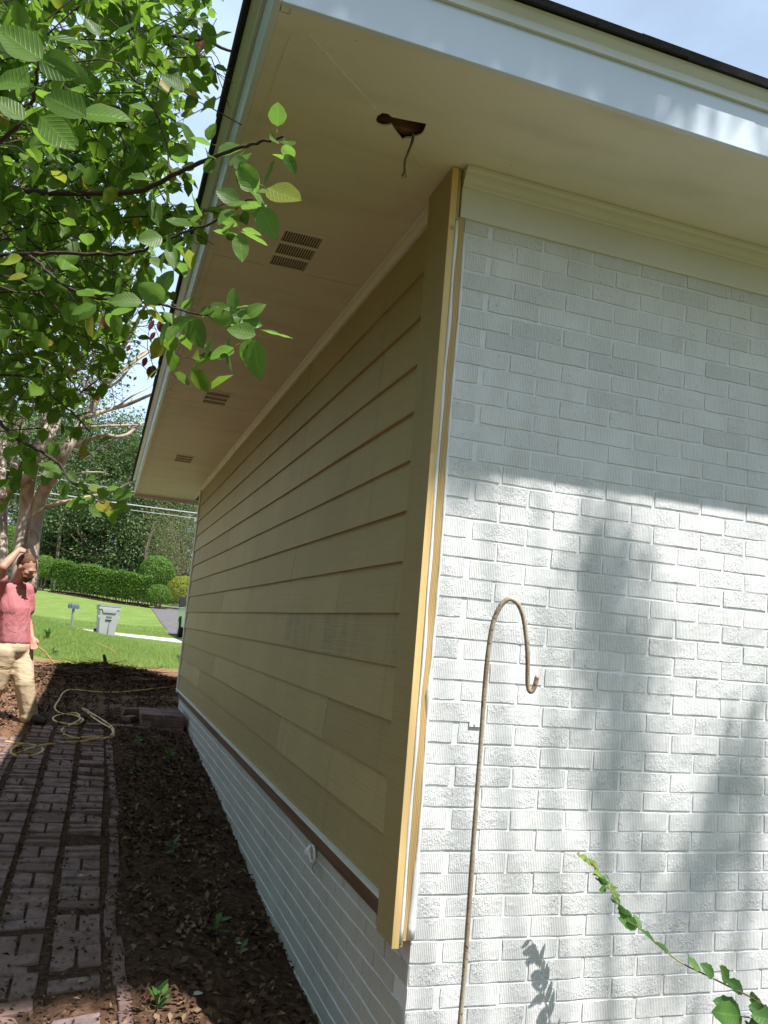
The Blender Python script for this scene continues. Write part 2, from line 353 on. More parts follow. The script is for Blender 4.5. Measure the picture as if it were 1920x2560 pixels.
gy = axis([(-200, -20, 30), (-20, -3, 1), (-3, .8, .12), (.8, 12, .06), (12, 34, .3), (34, 70, 1), (70, 300, 23)])
XX, YY = np.meshgrid(gx, gy); xy = np.c_[XX.ravel(), YY.ravel()]; ZZ = gz(xy)
ni, nj = len(gy), len(gx); idx = np.arange(ni*nj).reshape(ni, nj)
Fq = np.c_[idx[:-1, :-1].ravel(), idx[:-1, 1:].ravel(), idx[1:, 1:].ravel(), idx[1:, :-1].ravel()]
gedge = 12.3+.0*xy[:, 0]; gedge = np.where(xy[:, 0] < -2.0, 12.3+(xy[:, 0]+2.0)*1.2, gedge); gedge = np.maximum(gedge, 8.0)
grass = np.clip((xy[:, 1]-gedge)/1.2+.5, 0, 1); grass = np.where((xy[:, 0] < -5.5) & (xy[:, 1] > 6), 1, grass)
clay = np.clip((xy[:, 1]-9.3)/1.2, 0, 1)*.8; clay = np.maximum(clay, np.clip((-1.55-xy[:, 0])/.3, 0, .55)*np.clip((xy[:, 1]-2.6)/1.5, 0, 1)); clay = np.maximum(clay, .7*np.exp(-((xy[:, 0]+.3)**2+(xy[:, 1]-8.4)**2)/.6)); clay = np.maximum(clay, .5*np.clip((1.3-xy[:, 1])*.9, 0, 1)*np.clip((xy[:, 1]+.5)*2, 0, 1)*(xy[:, 0] < .0)*(xy[:, 0] > -1.0)); grass = np.where((xy[:, 1] < -.6) & (xy[:, 0] > -.9), .5, grass)
ob('ground', mesh_np('ground', np.c_[xy, ZZ], Fq, M_SOIL, True, {'grass': grass, 'clay': clay}), kind='structure')
def drape(name, quad, mt, nu, nv, lift=.012):
    a, b, c, d = [np.array(q) for q in quad]; V = []
    for i in range(nv+1):
        for j in range(nu+1):
            u, v = j/nu, i/nv; V.append((a*(1-u)+b*u)*(1-v)+(d*(1-u)+c*u)*v)
    V = np.array(V); z = gz(V)+lift; ix = np.arange((nu+1)*(nv+1)).reshape(nv+1, nu+1)
    return ob(name, mesh_np(name, np.c_[V, z], np.c_[ix[:-1, :-1].ravel(), ix[:-1, 1:].ravel(), ix[1:, 1:].ravel(), ix[1:, :-1].ravel()], mt, True), kind='structure')
def h2(px, py): p = hit(px, py); return (p.x, p.y)
drape('street', [(-40, 36.5), (40, 9), (41, 13.4), (-39, 40.9)], M_CONC, 90, 6, .02)
drape('driveway', [(1.55, 30.5), (7, 28.5), (7.5, 60), (1.35, 41.5)], M_ASPH, 12, 30, .02)
# ------------------------------------------------------------------ house
XE, YF, YB, ZS, XR = -.791, -.533, 9.458, 3.266, 5.2
house = empty('house', (0, 0, 0), 'single storey house with tan lap siding, white painted brick end wall and deep eaves', 'house')
# brick end wall
HB, BX, X0, ZM = .0677, .2095, .1137, 3.0335
wall = MB().box(.006, XR, -.0060, .12, -.35, 3.24).obj('brick_wall', M_MORT, house)
def brick_mesh(seed, L=.1990, H=.0594, D=.02, sharp=False):
    r = random.Random(seed); nx, nz = 5, 3; v = []; f = []
    for j in range(nz):
        for i in range(nx):
            ex = i in (0, nx-1); ez = j in (0, nz-1)
            v.append((L*(i/(nx-1)-.5)+(r.uniform(-.0012, .0012) if ex else 0), -D*.5+r.uniform(-.0007, .0006)+(.0004 if ex or ez else 0), H*(j/(nz-1)-.5)+(r.uniform(-.0014, .0014) if ez else 0)))
    if r.random() < .25:
        k = r.choice([0, nx-1, nx*(nz-1), nx*nz-1]); x, y, z = v[k]; v[k] = (x*.985, y+.0009, z*.94)
    for j in range(nz-1):
        for i in range(nx-1): a = j*nx+i; f.append((a, a+1, a+nx+1, a+nx))
    ring = list(range(nx))+[nx*j+nx-1 for j in range(1, nz)]+[nx*(nz-1)+i for i in range(nx-2, -1, -1)]+[nx*j for j in range(nz-2, 0, -1)]
    b = len(v); v += [(v[k][0]+(.0012 if v[k][0] < 0 else -.0012)*-1, D*.5, v[k][2]) for k in ring]; n = len(ring)
    f += [(ring[(k+1) % n], ring[k], b+k, b+(k+1) % n) for k in range(n)]
    return v, f
BV = [brick_mesh(i) for i in range(14)]; BHV = [brick_mesh(40+i, .0965) for i in range(6)]
BM = [mesh_np('brick', v, f, M_BRICK) for v, f in BV]; BHM = [mesh_np('brick', v, f, M_BRICK) for v, f in BHV]
spots = []
for i in range(-1, 51):
    z = ZM-HB*(i+.5); start = (i % 2 == 1)
    xs_ = [(.0515, True)]+[(X0+BX*(k+.5), False) for k in range(25)] if start else [(BX*(k+.5)+.003, False) for k in range(25)]
    for x, half in xs_:
        if x > XR-.1: continue
        jz = .0012*math.sin(i*12.9+x*31); vis = (x < 1.5 and -1 < i < 40); d = Vector((x, 0, z))-CAM
        spots.append((0 if vis else 1, d.length if vis else 99+x, x, z+jz, half))
spots.sort(key=lambda s: s[:2]); rest = MB()
for k, (vis, _, x, z, half) in enumerate(spots):
    src = (BHV if half else BV); q = random.randrange(len(src)); dy = random.uniform(-.0012, .0012); ry = random.uniform(-.004, .004); sx = .94 if half else 1
    if k < 300:
        o = ob('brick', (BHM if half else BM)[q], wall, (x, dy, z)); o.rotation_euler.y = ry; o.scale.x = sx*random.choice([1, 1, -1])
        if o.scale.x < 0: o.scale.x = -o.scale.x
    else: rest.poly([(x+a*sx, dy+b, z+c) for a, b, c in src[q][0]], src[q][1])
rest.obj('remaining_bricks', M_BRICK, wall, kind='stuff')
# foundation on the side
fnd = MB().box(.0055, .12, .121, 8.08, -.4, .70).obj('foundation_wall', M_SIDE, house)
fb = MB()
for i in range(34, 50):
    z = ZM-HB*(i+.5)
    if z > .66: continue
    for k in range(40):
        y = .105+BX*(k+.5*(i % 2)); v, f = random.choice(BV); dx = random.uniform(-.001, .001)
        if y > 8.0: continue
        fb.poly([(b*.6+.008+dx, y+a, z+c*1.0) for a, b, c in v], f)
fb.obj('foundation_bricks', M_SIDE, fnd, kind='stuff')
mj = MB()
for i in range(34, 50):                                            # paint-caked bed joints standing slightly proud
    z = ZM-HB*i; pts = [(.0035+.0015*math.sin(y*9+i), y, z+.0022*math.sin(y*6.3+i*2)+.001*math.sin(y*31+i)) for y in np.arange(.06, 8.0, .06)]
    if z < .67: mj.tube(pts, .0042, 5)
mj.obj('painted_bed_joints', M_MORT, fnd, kind='stuff')
# siding planks, each one a board
E_, Z0_ = .1896, 3.014
joints = {0: [2.246, 6.204], 1: [3.049], 2: [.766, 5.6], 3: [2.162], 4: [1.177, 5.085], 5: [3.861], 6: [2.158, 6.097], 7: [1.13, 5.0], 8: [2.204, 6.9], 9: [3.7, 7.515], 10: [1.16, 5.082], 11: [2.105, 6.078], 12: [3.892]}
for r, js in joints.items():
    zb = Z0_-E_*r; zt = min(zb+E_+.02, 3.262); cuts = [.10]+js+[8.075]
    for a, b in zip(cuts[:-1], cuts[1:]):
        t = random.uniform(-.0008, .0008); g = .0024
        prof = [(-.0255+t, zb), (-.0095+t, zt), (.003, zt), (-.0115, zb)]
        mb = MB(); n = 8; ys = np.linspace(a+g, b-g, n)
        for q in range(n): mb.v += [(x+.0006*math.sin(ys[q]*2+r), ys[q], z+(.0011*math.sin(ys[q]*1.7+r*2) if z == zb else 0)) for x, z in prof]
        for q in range(n-1): mb.f += [(q*4+k, q*4+(k+1) % 4, q*4+4+(k+1) % 4, q*4+4+k) for k in range(4)]
        mb.f += [(0, 3, 2, 1), tuple(4*(n-1)+k for k in range(4))]
        mb.obj('siding_plank', M_SIDS if r == 8 and a < 1 else M_SID, house)
MB().box(.004, .12, .121, 8.08, .7, 3.25).obj('sheathing', M_DARK, house)
# corner boards
MB().poly([(-.0625, -.0225, .652), (-.0265, -.0225, .652), (-.0265, .130, .652), (-.0625, .130, .652), (-.0625, -.0225, 3.262), (-.0265, -.0225, 3.262), (-.0265, .205, 3.262), (-.0625, .205, 3.262)], [(3, 2, 1, 0), (4, 5, 6, 7), (0, 1, 5, 4), (1, 2, 6, 5), (2, 3, 7, 6), (3, 0, 4, 7)]).obj('corner_board', M_SID, house, bevel=.0015)
me = MB().box(-.0632, -.0405, -.0255, -.0226, .650, 3.262).obj('board_edge', M_YEL, house)
MB().box(-.0263, .0005, -.0165, .12, .668, 3.085).obj('corner_stud', M_PINE, house, bevel=.001)
cb = MB(); pts = [(-.0335+.0018*math.sin(z*5)+.001*math.sin(z*17), -.0225, z) for z in np.arange(.665, 3.09, .04)]; cb.tube(pts, [.0058+.0012*math.sin(i*.9) for i in range(len(pts))], 6)
pts = [(.0035+.002*math.sin(z*7+1)+(.006*max(0, 1.2-z))*-.8, -.0150, z) for z in np.arange(.672, 3.07, .04)]; cb.tube(pts, [.0050+.0016*math.sin(i*1.7)+(.009*max(0, 1-abs(i*.04+.67-1.42)/.08))+(.0085*max(0, min(1, (1.0-(i*.04+.67))/.2))) for i in range(len(pts))], 6)
cb.obj('caulk_bead', M_CAULK, house, smooth=True)
MB().box(-.035, .004, 8.078, 8.19, .70, 3.262).obj('far_corner_board', M_TRIM, house, bevel=.0015)
# flashing and skirt board below the siding
mb = MB(); ys = np.arange(.15, 8.2, .045); n = len(ys)
for y in ys:
    wv = .0016*math.sin(y*3.1)+.0012*math.sin(y*11)+(.003 if abs(y-1.9) < .05 or abs(y-3.1) < .04 else 0)
    mb.v += [(-.0135, y, .7455), (-.040-wv, y, .7440+wv), (-.0415-wv, y, .7305+wv*.6), (-.0385-wv, y, .7300+wv*.6), (-.037-wv, y, .7400), (-.0135, y, .7420)]
for q in range(n-1): mb.f += [(q*6+k, q*6+(k+1) % 6, q*6+6+(k+1) % 6, q*6+6+k) for k in range(6)]
mb.obj('drip_flashing', M_METAL, house)
for a, b in ((.173, 1.86), (1.864, 4.3), (4.304, 8.07)):
    MB().box(-.0125, .006, a, b, .6515, .7295).obj('skirt_board', M_SKIRT, house, bevel=.001)
# frieze and crown on the end wall, crown on the siding
MB().box(-.020, XR, -.021, .004, 3.086, 3.2015).obj('frieze_board', M_TRIM, house, bevel=.002)
cp = [(-.021, 3.196), (-.030, 3.198), (-.0325, 3.204), (-.032, 3.212), (-.036, 3.219), (-.044, 3.226), (-.0475, 3.236), (-.048, 3.244), (-.054, 3.247), (-.060, 3.252), (-.0615, 3.264), (.0, 3.264), (.0, 3.196)]
MB().ext(cp, lambda q: (-.020, q[0], q[1]), lambda q: (XR, q[0], q[1])).obj('crown_moulding', M_TRIM, house, smooth=False)
cs = [(-.014, 3.216), (-.022, 3.217), (-.024, 3.223), (-.029, 3.230), (-.036, 3.236), (-.038, 3.243), (-.040, 3.252), (-.046, 3.256), (-.047, 3.264), (-.005, 3.264), (-.005, 3.216)]
MB().ext(cs, lambda q: (q[0], .173, q[1]), lambda q: (q[0], 8.16, q[1])).obj('crown_moulding', M_TRIM, house)
# soffit panels with real openings
def slab_holes(name, outer, holes, z, th, mt, parent):
    loops = [outer]+holes; vv = [[Vector((x, y, 0)) for x, y in L] for L in loops]; tri = tessellate_polygon(vv)
    P = [p for L in vv for p in L]; N = len(P); mb = MB(); up_ = []
    mb.v = [(p.x, p.y, z) for p in P]+[(p.x, p.y, z+th) for p in P]
    for t in tri:
        a, b, c = t; nz = (P[b]-P[a]).cross(P[c]-P[a]).z
        if nz > 0: a, b, c = c, b, a
        mb.f += [(a, b, c), (c+N, b+N, a+N)]
    o = 0
    for L in loops:
        n = len(L); mb.f += [(o+k, o+(k+1) % n, N+o+(k+1) % n, N+o+k) for k in range(n)]; o += n
    return mb.obj(name, mt, parent)
hole = [[-.395, -.151], [-.398, -.177], [-.388, -.199], [-.37, -.203], [-.353, -.192], [-.34, -.194], [-.30, -.199], [-.251, -.207], [-.238, -.209], [-.235, -.189], [-.231, -.160], [-.235, -.142], [-.244, -.13], [-.258, -.113], [-.273, -.104], [-.28, -.090], [-.288, -.098], [-.305, -.113], [-.321, -.131], [-.342, -.153], [-.354, -.141], [-.37, -.134], [-.385, -.138]]
def rect(x0, x1, y0, y1): return [(x0, y0), (x0, y1), (x1, y1), (x1, y0)]
vents = [(-.425, .92, .2, .43), (-.42, 3.648, .205, .41), (-.415, 6.29, .205, .44)]
vh = [rect(x-.085, x+.085, y-b/2+.03, y+b/2-.03) for x, y, a, b in vents]
XI = XE+.004
slab_holes('soffit_panel', [(XI, YF+.004), (XR, YF+.004), (XR, .02), (.02, .02), (.02, 1.132), (XI, 1.132)], [hole, vh[0]], ZS, .006, M_SOF, house)
slab_holes('soffit_panel', rect(XI, .02, 1.1375, 3.865), [vh[1]], ZS, .006, M_SOF, house)
slab_holes('soffit_panel', rect(XI, .02, 3.8705, 6.482), [vh[2]], ZS, .006, M_SOF, house)
slab_holes('soffit_panel', rect(XI, .02, 6.4885, 9.321), [], ZS, .006, M_SOF, house)
slab_holes('soffit_panel', rect(XI, XR, 9.324, YB-.004), [], ZS+.001, .006, M_SOF, house)
MB().box(XE+.001, XE+.030, YF+.03, YB-.02, ZS-.0045, ZS-.0002).obj('soffit_edge_strip', M_SOF, house, bevel=.001)
MB().box(XE+.03, XR, YF+.001, YF+.028, ZS-.004, ZS-.0002).obj('soffit_edge_strip', M_SOF, house, bevel=.001)
ck = MB(); 
for a, b in (((-.695, -.45), (-.402, -.2)), ((-.27, -.085), (-.11, .068))):
    n = 26; pts = [(a[0]+(b[0]-a[0])*t/n+random.uniform(-.001, .001), a[1]+(b[1]-a[1])*t/n+random.uniform(-.001, .001), ZS-.0002+random.uniform(-.0008, .0004)) for t in range(n+1)]
    ck.tube(pts, [random.uniform(.0012, .0034) for _ in pts], 5)
for y0, xa, xb in ((1.1352, -.76, -.525), (3.868, -.76, -.525), (3.868, -.31, -.05), (6.485, -.76, -.51)):
    pts = [(xa+(xb-xa)*t/14, y0+random.uniform(-.001, .001), ZS-.0002) for t in range(15)]; ck.tube(pts, [random.uniform(.0006, .0018) for _ in pts], 4)
pts = [(-.742+.0015*math.sin(y*9), y, ZS-.0005) for y in np.arange(-.42, 1.0, .05)]; ck.tube(pts, [random.uniform(.001, .0024) for _ in pts], 4)
for y0, y1 in ((1.0, 2.1), (3.2, 4.4), (6.2, 6.9)):
    pts = [(-.105+.002*math.sin(y*5), y, ZS-.0003) for y in np.arange(y0, y1, .05)]; ck.tube(pts, [random.uniform(.0004, .0014) for _ in pts], 4)
ck.obj('caulk_seam', M_CSEAM, house, kind='stuff')
for (x, y, a, b) in vents:
    v = MB(); z0, z1 = ZS-.0035, ZS-.0002; X_, Y_ = x-a/2, y-b/2; bw, bl = a, b
    rows = 3; ns = 15; my = .035; mx = .017; fr = MB(); slats = MB()
    fr.box(X_, X_+bw, Y_, Y_+my, z0, z1); fr.box(X_, X_+bw, Y_+bl-my, Y_+bl, z0, z1); fr.box(X_, X_+mx, Y_+my+.0002, Y_+bl-my-.0002, z0, z1); fr.box(X_+bw-mx, X_+bw, Y_+my+.0002, Y_+bl-my-.0002, z0, z1)
    iy0, iy1 = Y_+my, Y_+bl-my; hh = (iy1-iy0-2*.026)/3
    for k in (1, 2): fr.box(X_+mx+.0002, X_+bw-mx-.0002, iy0+k*hh+(k-1)*.026, iy0+k*hh+k*.026, z0, z1)
    f_ = fr.obj('soffit_vent', M_SOF, house)
    for r in range(3):
        y0 = iy0+r*(hh+.026)
        for s in range(ns):
            cx_ = X_+mx+(bw-2*mx)*(s+.5)/ns; wdt = (bw-2*mx)/ns
            Mx = Matrix.Translation((cx_, y0+hh/2, ZS+.002)) @ Matrix.Rotation(rad(28), 4, 'Y'); slats.box(-wdt*.27, wdt*.27, -hh/2, hh/2, -.0006, .0006, Mx)
    slats.obj('vent_slats', M_VENT, f_, kind='stuff')
MB().box(-.45, -.20, -.125, -.085, ZS+.022, ZS+.16).obj('rafter', M_DARK, house)
MB().box(-.42, -.30, -.24, -.10, ZS+.12, ZS+.135).obj('roof_sheathing', wood('old_copper_wood', (.34, .17, .08), (.2, .09, .04), 0, 30), house)
MB().box(-.345, -.305, -.3, -.02, ZS+.05, ZS+.1).obj('rafter', M_DARK, house)
# fascias, drip moulding, roof
MB().box(XE-.02, XE, YF-.02, YB, ZS-.010, 3.418).obj('fascia_board', M_FAS, house, bevel=.0015)
MB().box(XE+.0005, XR, YF-.02, YF, ZS-.010, 3.418).obj('fascia_board', M_FAS, house, bevel=.0015)
MB().box(XE-.02, XR, YB+.0005, YB+.02, ZS-.045, 3.418).obj('rear_fascia_board', M_TRIM, house, bevel=.0015)
M_MOULD = simple('drip_moulding_paint', (.66, .67, .62), .4, .05, 5, 30, .08)
pr = [(.02, 3.414), (.0205, 3.412), (.032, 3.412), (.034, 3.436), (.050, 3.452), (.056, 3.462), (.02, 3.470), (-.02, 3.470)]
MB().ext(pr, lambda q: (XE-q[0], YF-q[0], q[1]), lambda q: (XE-q[0], YB+q[0], q[1])).obj('drip_moulding', M_MOULD, house)
MB().ext(pr, lambda q: (XE-q[0]+.0003, YF-q[0]-.0003, q[1]), lambda q: (XR, YF-q[0]-.0003, q[1])).obj('drip_moulding', M_MOULD, house)
sm = MB().box(-.165, .165, -.13, .10, -.0085, .0085).mesh('shingle', M_SHIN)
def shingle(loc, rz, tilt):
    o = ob('shingle', sm, house, loc); o.rotation_euler = (tilt, random.uniform(-.006, .006), rz); return o
SL = math.atan(.36)
for lay in range(2):
    for k in range(31): shingle((XE-.055+lay*.012+random.uniform(-.005, .005)+.10, YF+.10+k*.332+lay*.16, 3.478+lay*.012+.035), -math.pi/2, SL)
    for k in range(18): shingle((XE+.10+k*.332+lay*.16, YF-.055+lay*.012+random.uniform(-.005, .005)+.10, 3.478+lay*.012+.035), 0, SL)
hx0, hy0, hx1, hy1 = XE-.06, YF-.06, 11.0, YB+.06; zr = 3.472; rise = (hy1-hy0)/2*.36; c_ = (hy1-hy0)/2
MB().poly([(hx0, hy0, zr), (hx1, hy0, zr), (hx1, hy1, zr), (hx0, hy1, zr), (hx0+c_, hy0+c_, zr+rise), (hx1-c_, hy0+c_, zr+rise)],
          [(0, 1, 5, 4), (1, 2, 5), (2, 3, 4, 5), (3, 0, 4)]).obj('roof', M_SHIN, house)
MB().box(.13, 10.2, .13, 8.9, -.3, 3.26).obj('inner_walls', M_TRIM, house)
MB().box(5.2, 10.6, -.0, .12, -.3, 3.25).obj('brick_wall_end', M_BRICK, house)
# unseen wing added behind the side wall, so its roof corner shades the lawn
MB().box(1.7, 9, 9.0, 12.3, -.2, 3.3).obj('rear_wing', M_SID, house)
MB().poly([(1.05, 8.8, 3.42), (9.6, 8.8, 3.42), (9.6, 12.75, 3.42), (1.05, 12.75, 3.42), (3, 10.8, 4.1), (7.6, 10.8, 4.1)], [(0, 1, 5, 4), (1, 2, 5), (2, 3, 4, 5), (3, 0, 4), (3, 2, 1, 0)]).obj('rear_wing_roof', M_SHIN, house)
# small things fixed to the walls
k = Vector((-.0, 1.20, .615)); mb = MB()
mb.tube([(-.002, 1.20, .617), (-.022, 1.20, .617), (-.030, 1.20, .617), (-.044, 1.20, .617)], [.034, .033, .024, .012], 16)
mb.tube([(-.03+.0*a, 1.12+.040*math.cos(a), .630+.034*math.sin(a)) for a in np.linspace(0, 2*math.pi, 15)], .006, 6)
kb = mb.obj('wall_hook_plate', M_CAULK, house, smooth=True)
MB().tube(smooth_path([(-.012, 1.105, .60), (-.03, 1.10, .585), (-.022, 1.105, .565), (-.012, 1.12, .552)]), .0022, 5).obj('wire', M_RUST, kb)
MB().box(.152, .194, -.0165, -.0125, 1.329, 1.349).obj('metal_tab', M_CAULK, house, bevel=.001)
MB().tube([(.171, -.0166, 1.340), (.171, -.020, 1.340)], .004, 8).obj('screw', M_CAULK, house)
# cable hanging from the hole
cable = empty('electrical_cable', at(1047, 335, 2.35), 'frayed old grey cable hanging out of the hole in the soffit', 'cable')
def relp(pts, o): return [Vector(p)-o for p in pts]
hz = Vector((-.252, -.118, ZS+.03)); cp_ = smooth_path([hz, hz+Vector((0, .0, -.04)), hz+Vector((-.008, .002, -.075)), hz+Vector((-.018, .006, -.115)), hz+Vector((-.016, .010, -.145))])
o_ = Vector(cable.location); MB().tube(relp(cp_, o_), [.0052-.0012*i/len(cp_) for i in range(len(cp_))], 7).obj('cable_sheath', simple('dirty_cable', (.16, .15, .11), .8, .5, 70, 100, .4), cable, smooth=True)
fr = MB(); e = cp_[-1]
for q in range(9): a = q*.7; fr.tube(relp([e+Vector((0, 0, .01)), e+Vector((math.cos(a)*.004, math.sin(a)*.004, -.012)), e+Vector((math.cos(a)*.010, math.sin(a)*.008, -.024-random.random()*.012))], o_), .0008, 3)
fr.obj('frayed_strands', M_BARKD, cable)
# ------------------------------------------------------------------ brick path
def paver_mesh(seed, L=.198, W=.092, T=.055):
    bm = bmesh.new(); bmesh.ops.create_cube(bm, size=1); r = random.Random(seed)
    for v in bm.verts: v.co = Vector((v.co.x*L+r.uniform(-.002, .002), v.co.y*W+r.uniform(-.0015, .0015), v.co.z*T+r.uniform(-.0012, .0012)))
    bmesh.ops.bevel(bm, geom=bm.edges[:], offset=.0035, segments=1, affect='EDGES')
    me = bpy.data.meshes.new('brick'); bm.to_mesh(me); bm.free(); me.materials.append(M_PAV); return me
PM = [paver_mesh(i) for i in range(8)]; PMH = [paver_mesh(20+i, .098) for i in range(3)]
path = empty('brick_path', (-1.2, 3, 0), kind=None) if False else bpy.data.objects.new('brick_path', None)
link(path); path['kind'] = 'structure'
ph = hit(205, 1962).y; yend = hit(150, 1822).y; XC = -.957
def lay(me, x, y, rz, sink=0, parent=path, tilt=.02):
    a = .05; z = g1(x, y); nx = (g1(x+a, y)-g1(x-a, y))/(2*a); ny = (g1(x, y+a)-g1(x, y-a))/(2*a)
    o = ob('brick', me, parent, (x, y, z-.012-sink+random.uniform(-.003, .003)))
    o.rotation_euler = (math.atan(ny)+random.uniform(-tilt, tilt), -math.atan(nx)+random.uniform(-tilt, tilt), rz+random.uniform(-.022, .022)); return o
for c in range(4):
    x = XC-.2375*c
    for k in range(-18, 14):
        y = ph+.2065*k*1.0
        if y < -.6 or y > yend or (c == 3 and y > yend-.5): continue
        lc = max(0, min(1, (2.2-y)/1.2)); drop = .10*lc if c else .05+.35*lc; x_ = x+.006*math.sin(y*1.7+c)
        if (k+c) % 2 == 0:
            for s in (-1, 1):
                if random.random() > drop: lay(random.choice(PM), x_+s*.0535, y, math.pi/2, .004*lc)
        else:
            for s in (-1, 1):
                if random.random() > drop: lay(random.choice(PM), x_, y+s*.0505, random.choice((0, math.pi)), .004*lc)
curb = [(271, 1863), (277, 1935), (281, 1993), (286, 2030), (281, 2053), (284, 2097), (281, 2148), (282, 2177), (277, 2235), (274, 2290), (277, 2336), (293, 2384), (297, 2435), (306, 2498), (311, 2546), (318, 2640)]
cw = []
for q in curb:
    if q[1] <= 2560: cw.append(hit(*q))
cw.sort(key=lambda p: p.y); cw.insert(0, Vector((cw[0].x+.02, cw[0].y-.9, 0)))
cw = [Vector((p.x, p.y, 0)) for p in cw]; ys_ = [p.y for p in cw]; xs_ = [p.x for p in cw]
y = ys_[0]; CM = [paver_mesh(60+i, .195, .052, .09) for i in range(4)]; CMH = [paver_mesh(70+i, .1, .054, .09) for i in range(3)]
while y < ys_[-1]:
    half = random.random() < .3; L = .1 if half else .195; yc = y+L/2; xc = float(np.interp(yc, ys_, xs_)); sl_ = (np.interp(yc+.09, ys_, xs_)-np.interp(yc-.09, ys_, xs_))/.18
    o = lay(random.choice(CMH if half else CM), xc+random.uniform(-.004, .004), yc, math.pi/2-math.atan(sl_), .018); y += L+.006
# ------------------------------------------------------------------ brick step by the wall
sx0, sx1, sy0, sy1, st = -.50, -.035, 6.72, 7.42, .575
step = empty('brick_step', (-.27, 7.07, .38), 'low stoop of dark red bricks against the foundation at the far end of the wall', 'step'); so_ = Vector(step.location)
SM = [paver_mesh(80+i, .222, .094, .057) for i in range(4)]
def sbrick(me, x, y, z, rz=0, par=step):
    o = ob('brick', me, par, Vector((x, y, z))-(so_ if par == step else Vector())); o.rotation_euler.z = rz+random.uniform(-.01, .01); return o
for c in range(3):
    z = st-.03-c*.067
    for k in range(7):
        for s in range(2):
            if c and 0 < k < 6: continue
            sh = .112*(c % 2); sbrick(random.choice(SM), sx0+.113+s*.234+(sh if s == 0 else sh*.0), sy0+.048+k*.1, z)
MB().box(sx0+.015, sx1-.01, sy0+.012, sy1-.02, .2, st-.012).obj('mortar_core', M_SOIL if False else simple('grey_mortar', (.25, .2, .17), .9, .2, 20, 80, .4), step, loc=-so_)
for k in range(5): b = lay(SM[k % 4], -.92+.235*k, 6.62, 0, .004)
for i_, (x, y, z, r) in enumerate(((-.565, 7.28, .0, .1), (-.56, 7.26, .058, .3), (-.60, 7.0, .0, 1.2))):
    o = ob('loose_brick', SM[i_], None, (x, y, g1(x, y)+.03+z)); o.rotation_euler.z = r
    tag(o, ('lower of two loose bricks stacked left of the brick stoop', 'upper of two loose bricks stacked left of the brick stoop', 'single loose brick lying in the litter left of the stoop')[i_], 'brick', 'loose bricks beside the stoop')
# ------------------------------------------------------------------ leaf litter, twigs
def leaves_np(P, N, T, size, asp=.6, fold=.25, curl=.2, oval=False):
    # P centres, N normals, T tips; returns verts, faces, per-vertex leaf index
    N = N/np.linalg.norm(N, axis=1, keepdims=True); T = T-(T*N).sum(1, keepdims=True)*N; T /= np.linalg.norm(T, axis=1, keepdims=True)+1e-9
    B = np.cross(N, T); s = size[:, None]; n = len(P)
    if not oval:
        base = P-T*s*.5; tip = P+T*s*.5-N*s*curl*.3; l = P+B*s*asp*.5+N*s*fold*.3-T*s*.05; r = P-B*s*asp*.5+N*s*fold*.3-T*s*.05
        V = np.stack([base, r, tip, l], 1).reshape(-1, 3); b = np.arange(n)[:, None]*4
        Fc = np.concatenate([b+[0, 1, 2], b+[0, 2, 3]]); return V, Fc, np.repeat(np.arange(n), 4)
    c = lambda t, w, h: P+T*s*t+B*s*w+N*s*h
    V = np.stack([c(-.5, 0, 0), c(-.22, -asp*.42, fold*.2), c(.12, -asp*.45, fold*.2-curl*.05), c(.5, 0, -curl*.35), c(.12, asp*.45, fold*.2-curl*.05), c(-.22, asp*.42, fold*.2), c(-.05, 0, 0)], 1).reshape(-1, 3)
    b = np.arange(n)[:, None]*7; Fc = np.concatenate([b+[0, 1, 6], b+[1, 2, 6], b+[2, 3, 6], b+[3, 4, 6], b+[4, 5, 6], b+[5, 0, 6]])
    return V, Fc, np.repeat(np.arange(n), 7)
def rnorm(n, up_=1.): v = rng.normal(size=(n, 3)); v[:, 2] = np.abs(v[:, 2])*.6+up_; return v
def leafcloud(name, P, size, mt, up_=.6, parent=None, lv=None, asp=.6, oval=False, tips=None, kind='stuff', loc=None, **kw):
    n = len(P); V, Fc, ix = leaves_np(P, rnorm(n, up_), tips if tips is not None else rng.normal(size=(n, 3)), size, asp, rng.uniform(.0, .6) if False else .35, .3, oval)
    lv = rng.random(n) if lv is None else lv
    if loc is not None: V = V-np.array(loc)
    return ob(name, mesh_np(name, V, Fc, mt, False, {'lv': lv[ix]}), parent, kind=kind, **kw)
n = 78000; x = rng.uniform(-3.6, .02, n); y = rng.uniform(-.8, 11.6, n)**1.0
dens = np.where(x > -.8, 1., np.where((x > -1.78) & (y < yend), .13+.35*np.clip((2.6-y)/2, 0, 1), .5)); dens = np.where((x > -1.86) & (x < -1.6), .35, dens); dens = np.where(y > 9.8, .8, dens)
dens = np.where(y < 5, dens, dens*.75); dens = dens*np.where((x > -.52) & (y > 6.65) & (y < 7.5), .02, 1)
dens *= np.clip(.65+.7*vn(x, y, 3.1, 9), .15, 1.2)
gap = np.abs(((x-XC+.119+.2375*8) % .2375)-.0) < .035; dens = np.where((x > -1.78) & (x < -.8) & gap, .9, dens)
kp = rng.random(n) < dens; x, y = x[kp], y[kp]; z = gz(np.c_[x, y])+.006+rng.random(len(x))*.014
onp = (x > -1.78) & (x < -.72) & (y < yend); z = z+np.where(onp, .008, 0)
sz = rng.uniform(.02, .06, len(x))*np.where(onp, .6, 1)
leafcloud('leaf_litter', np.c_[x, y, z], sz, M_LITTER, 1.3, lv=rng.random(len(x))**1.3*np.where(x < -1.5, 1, .93), asp=.5)
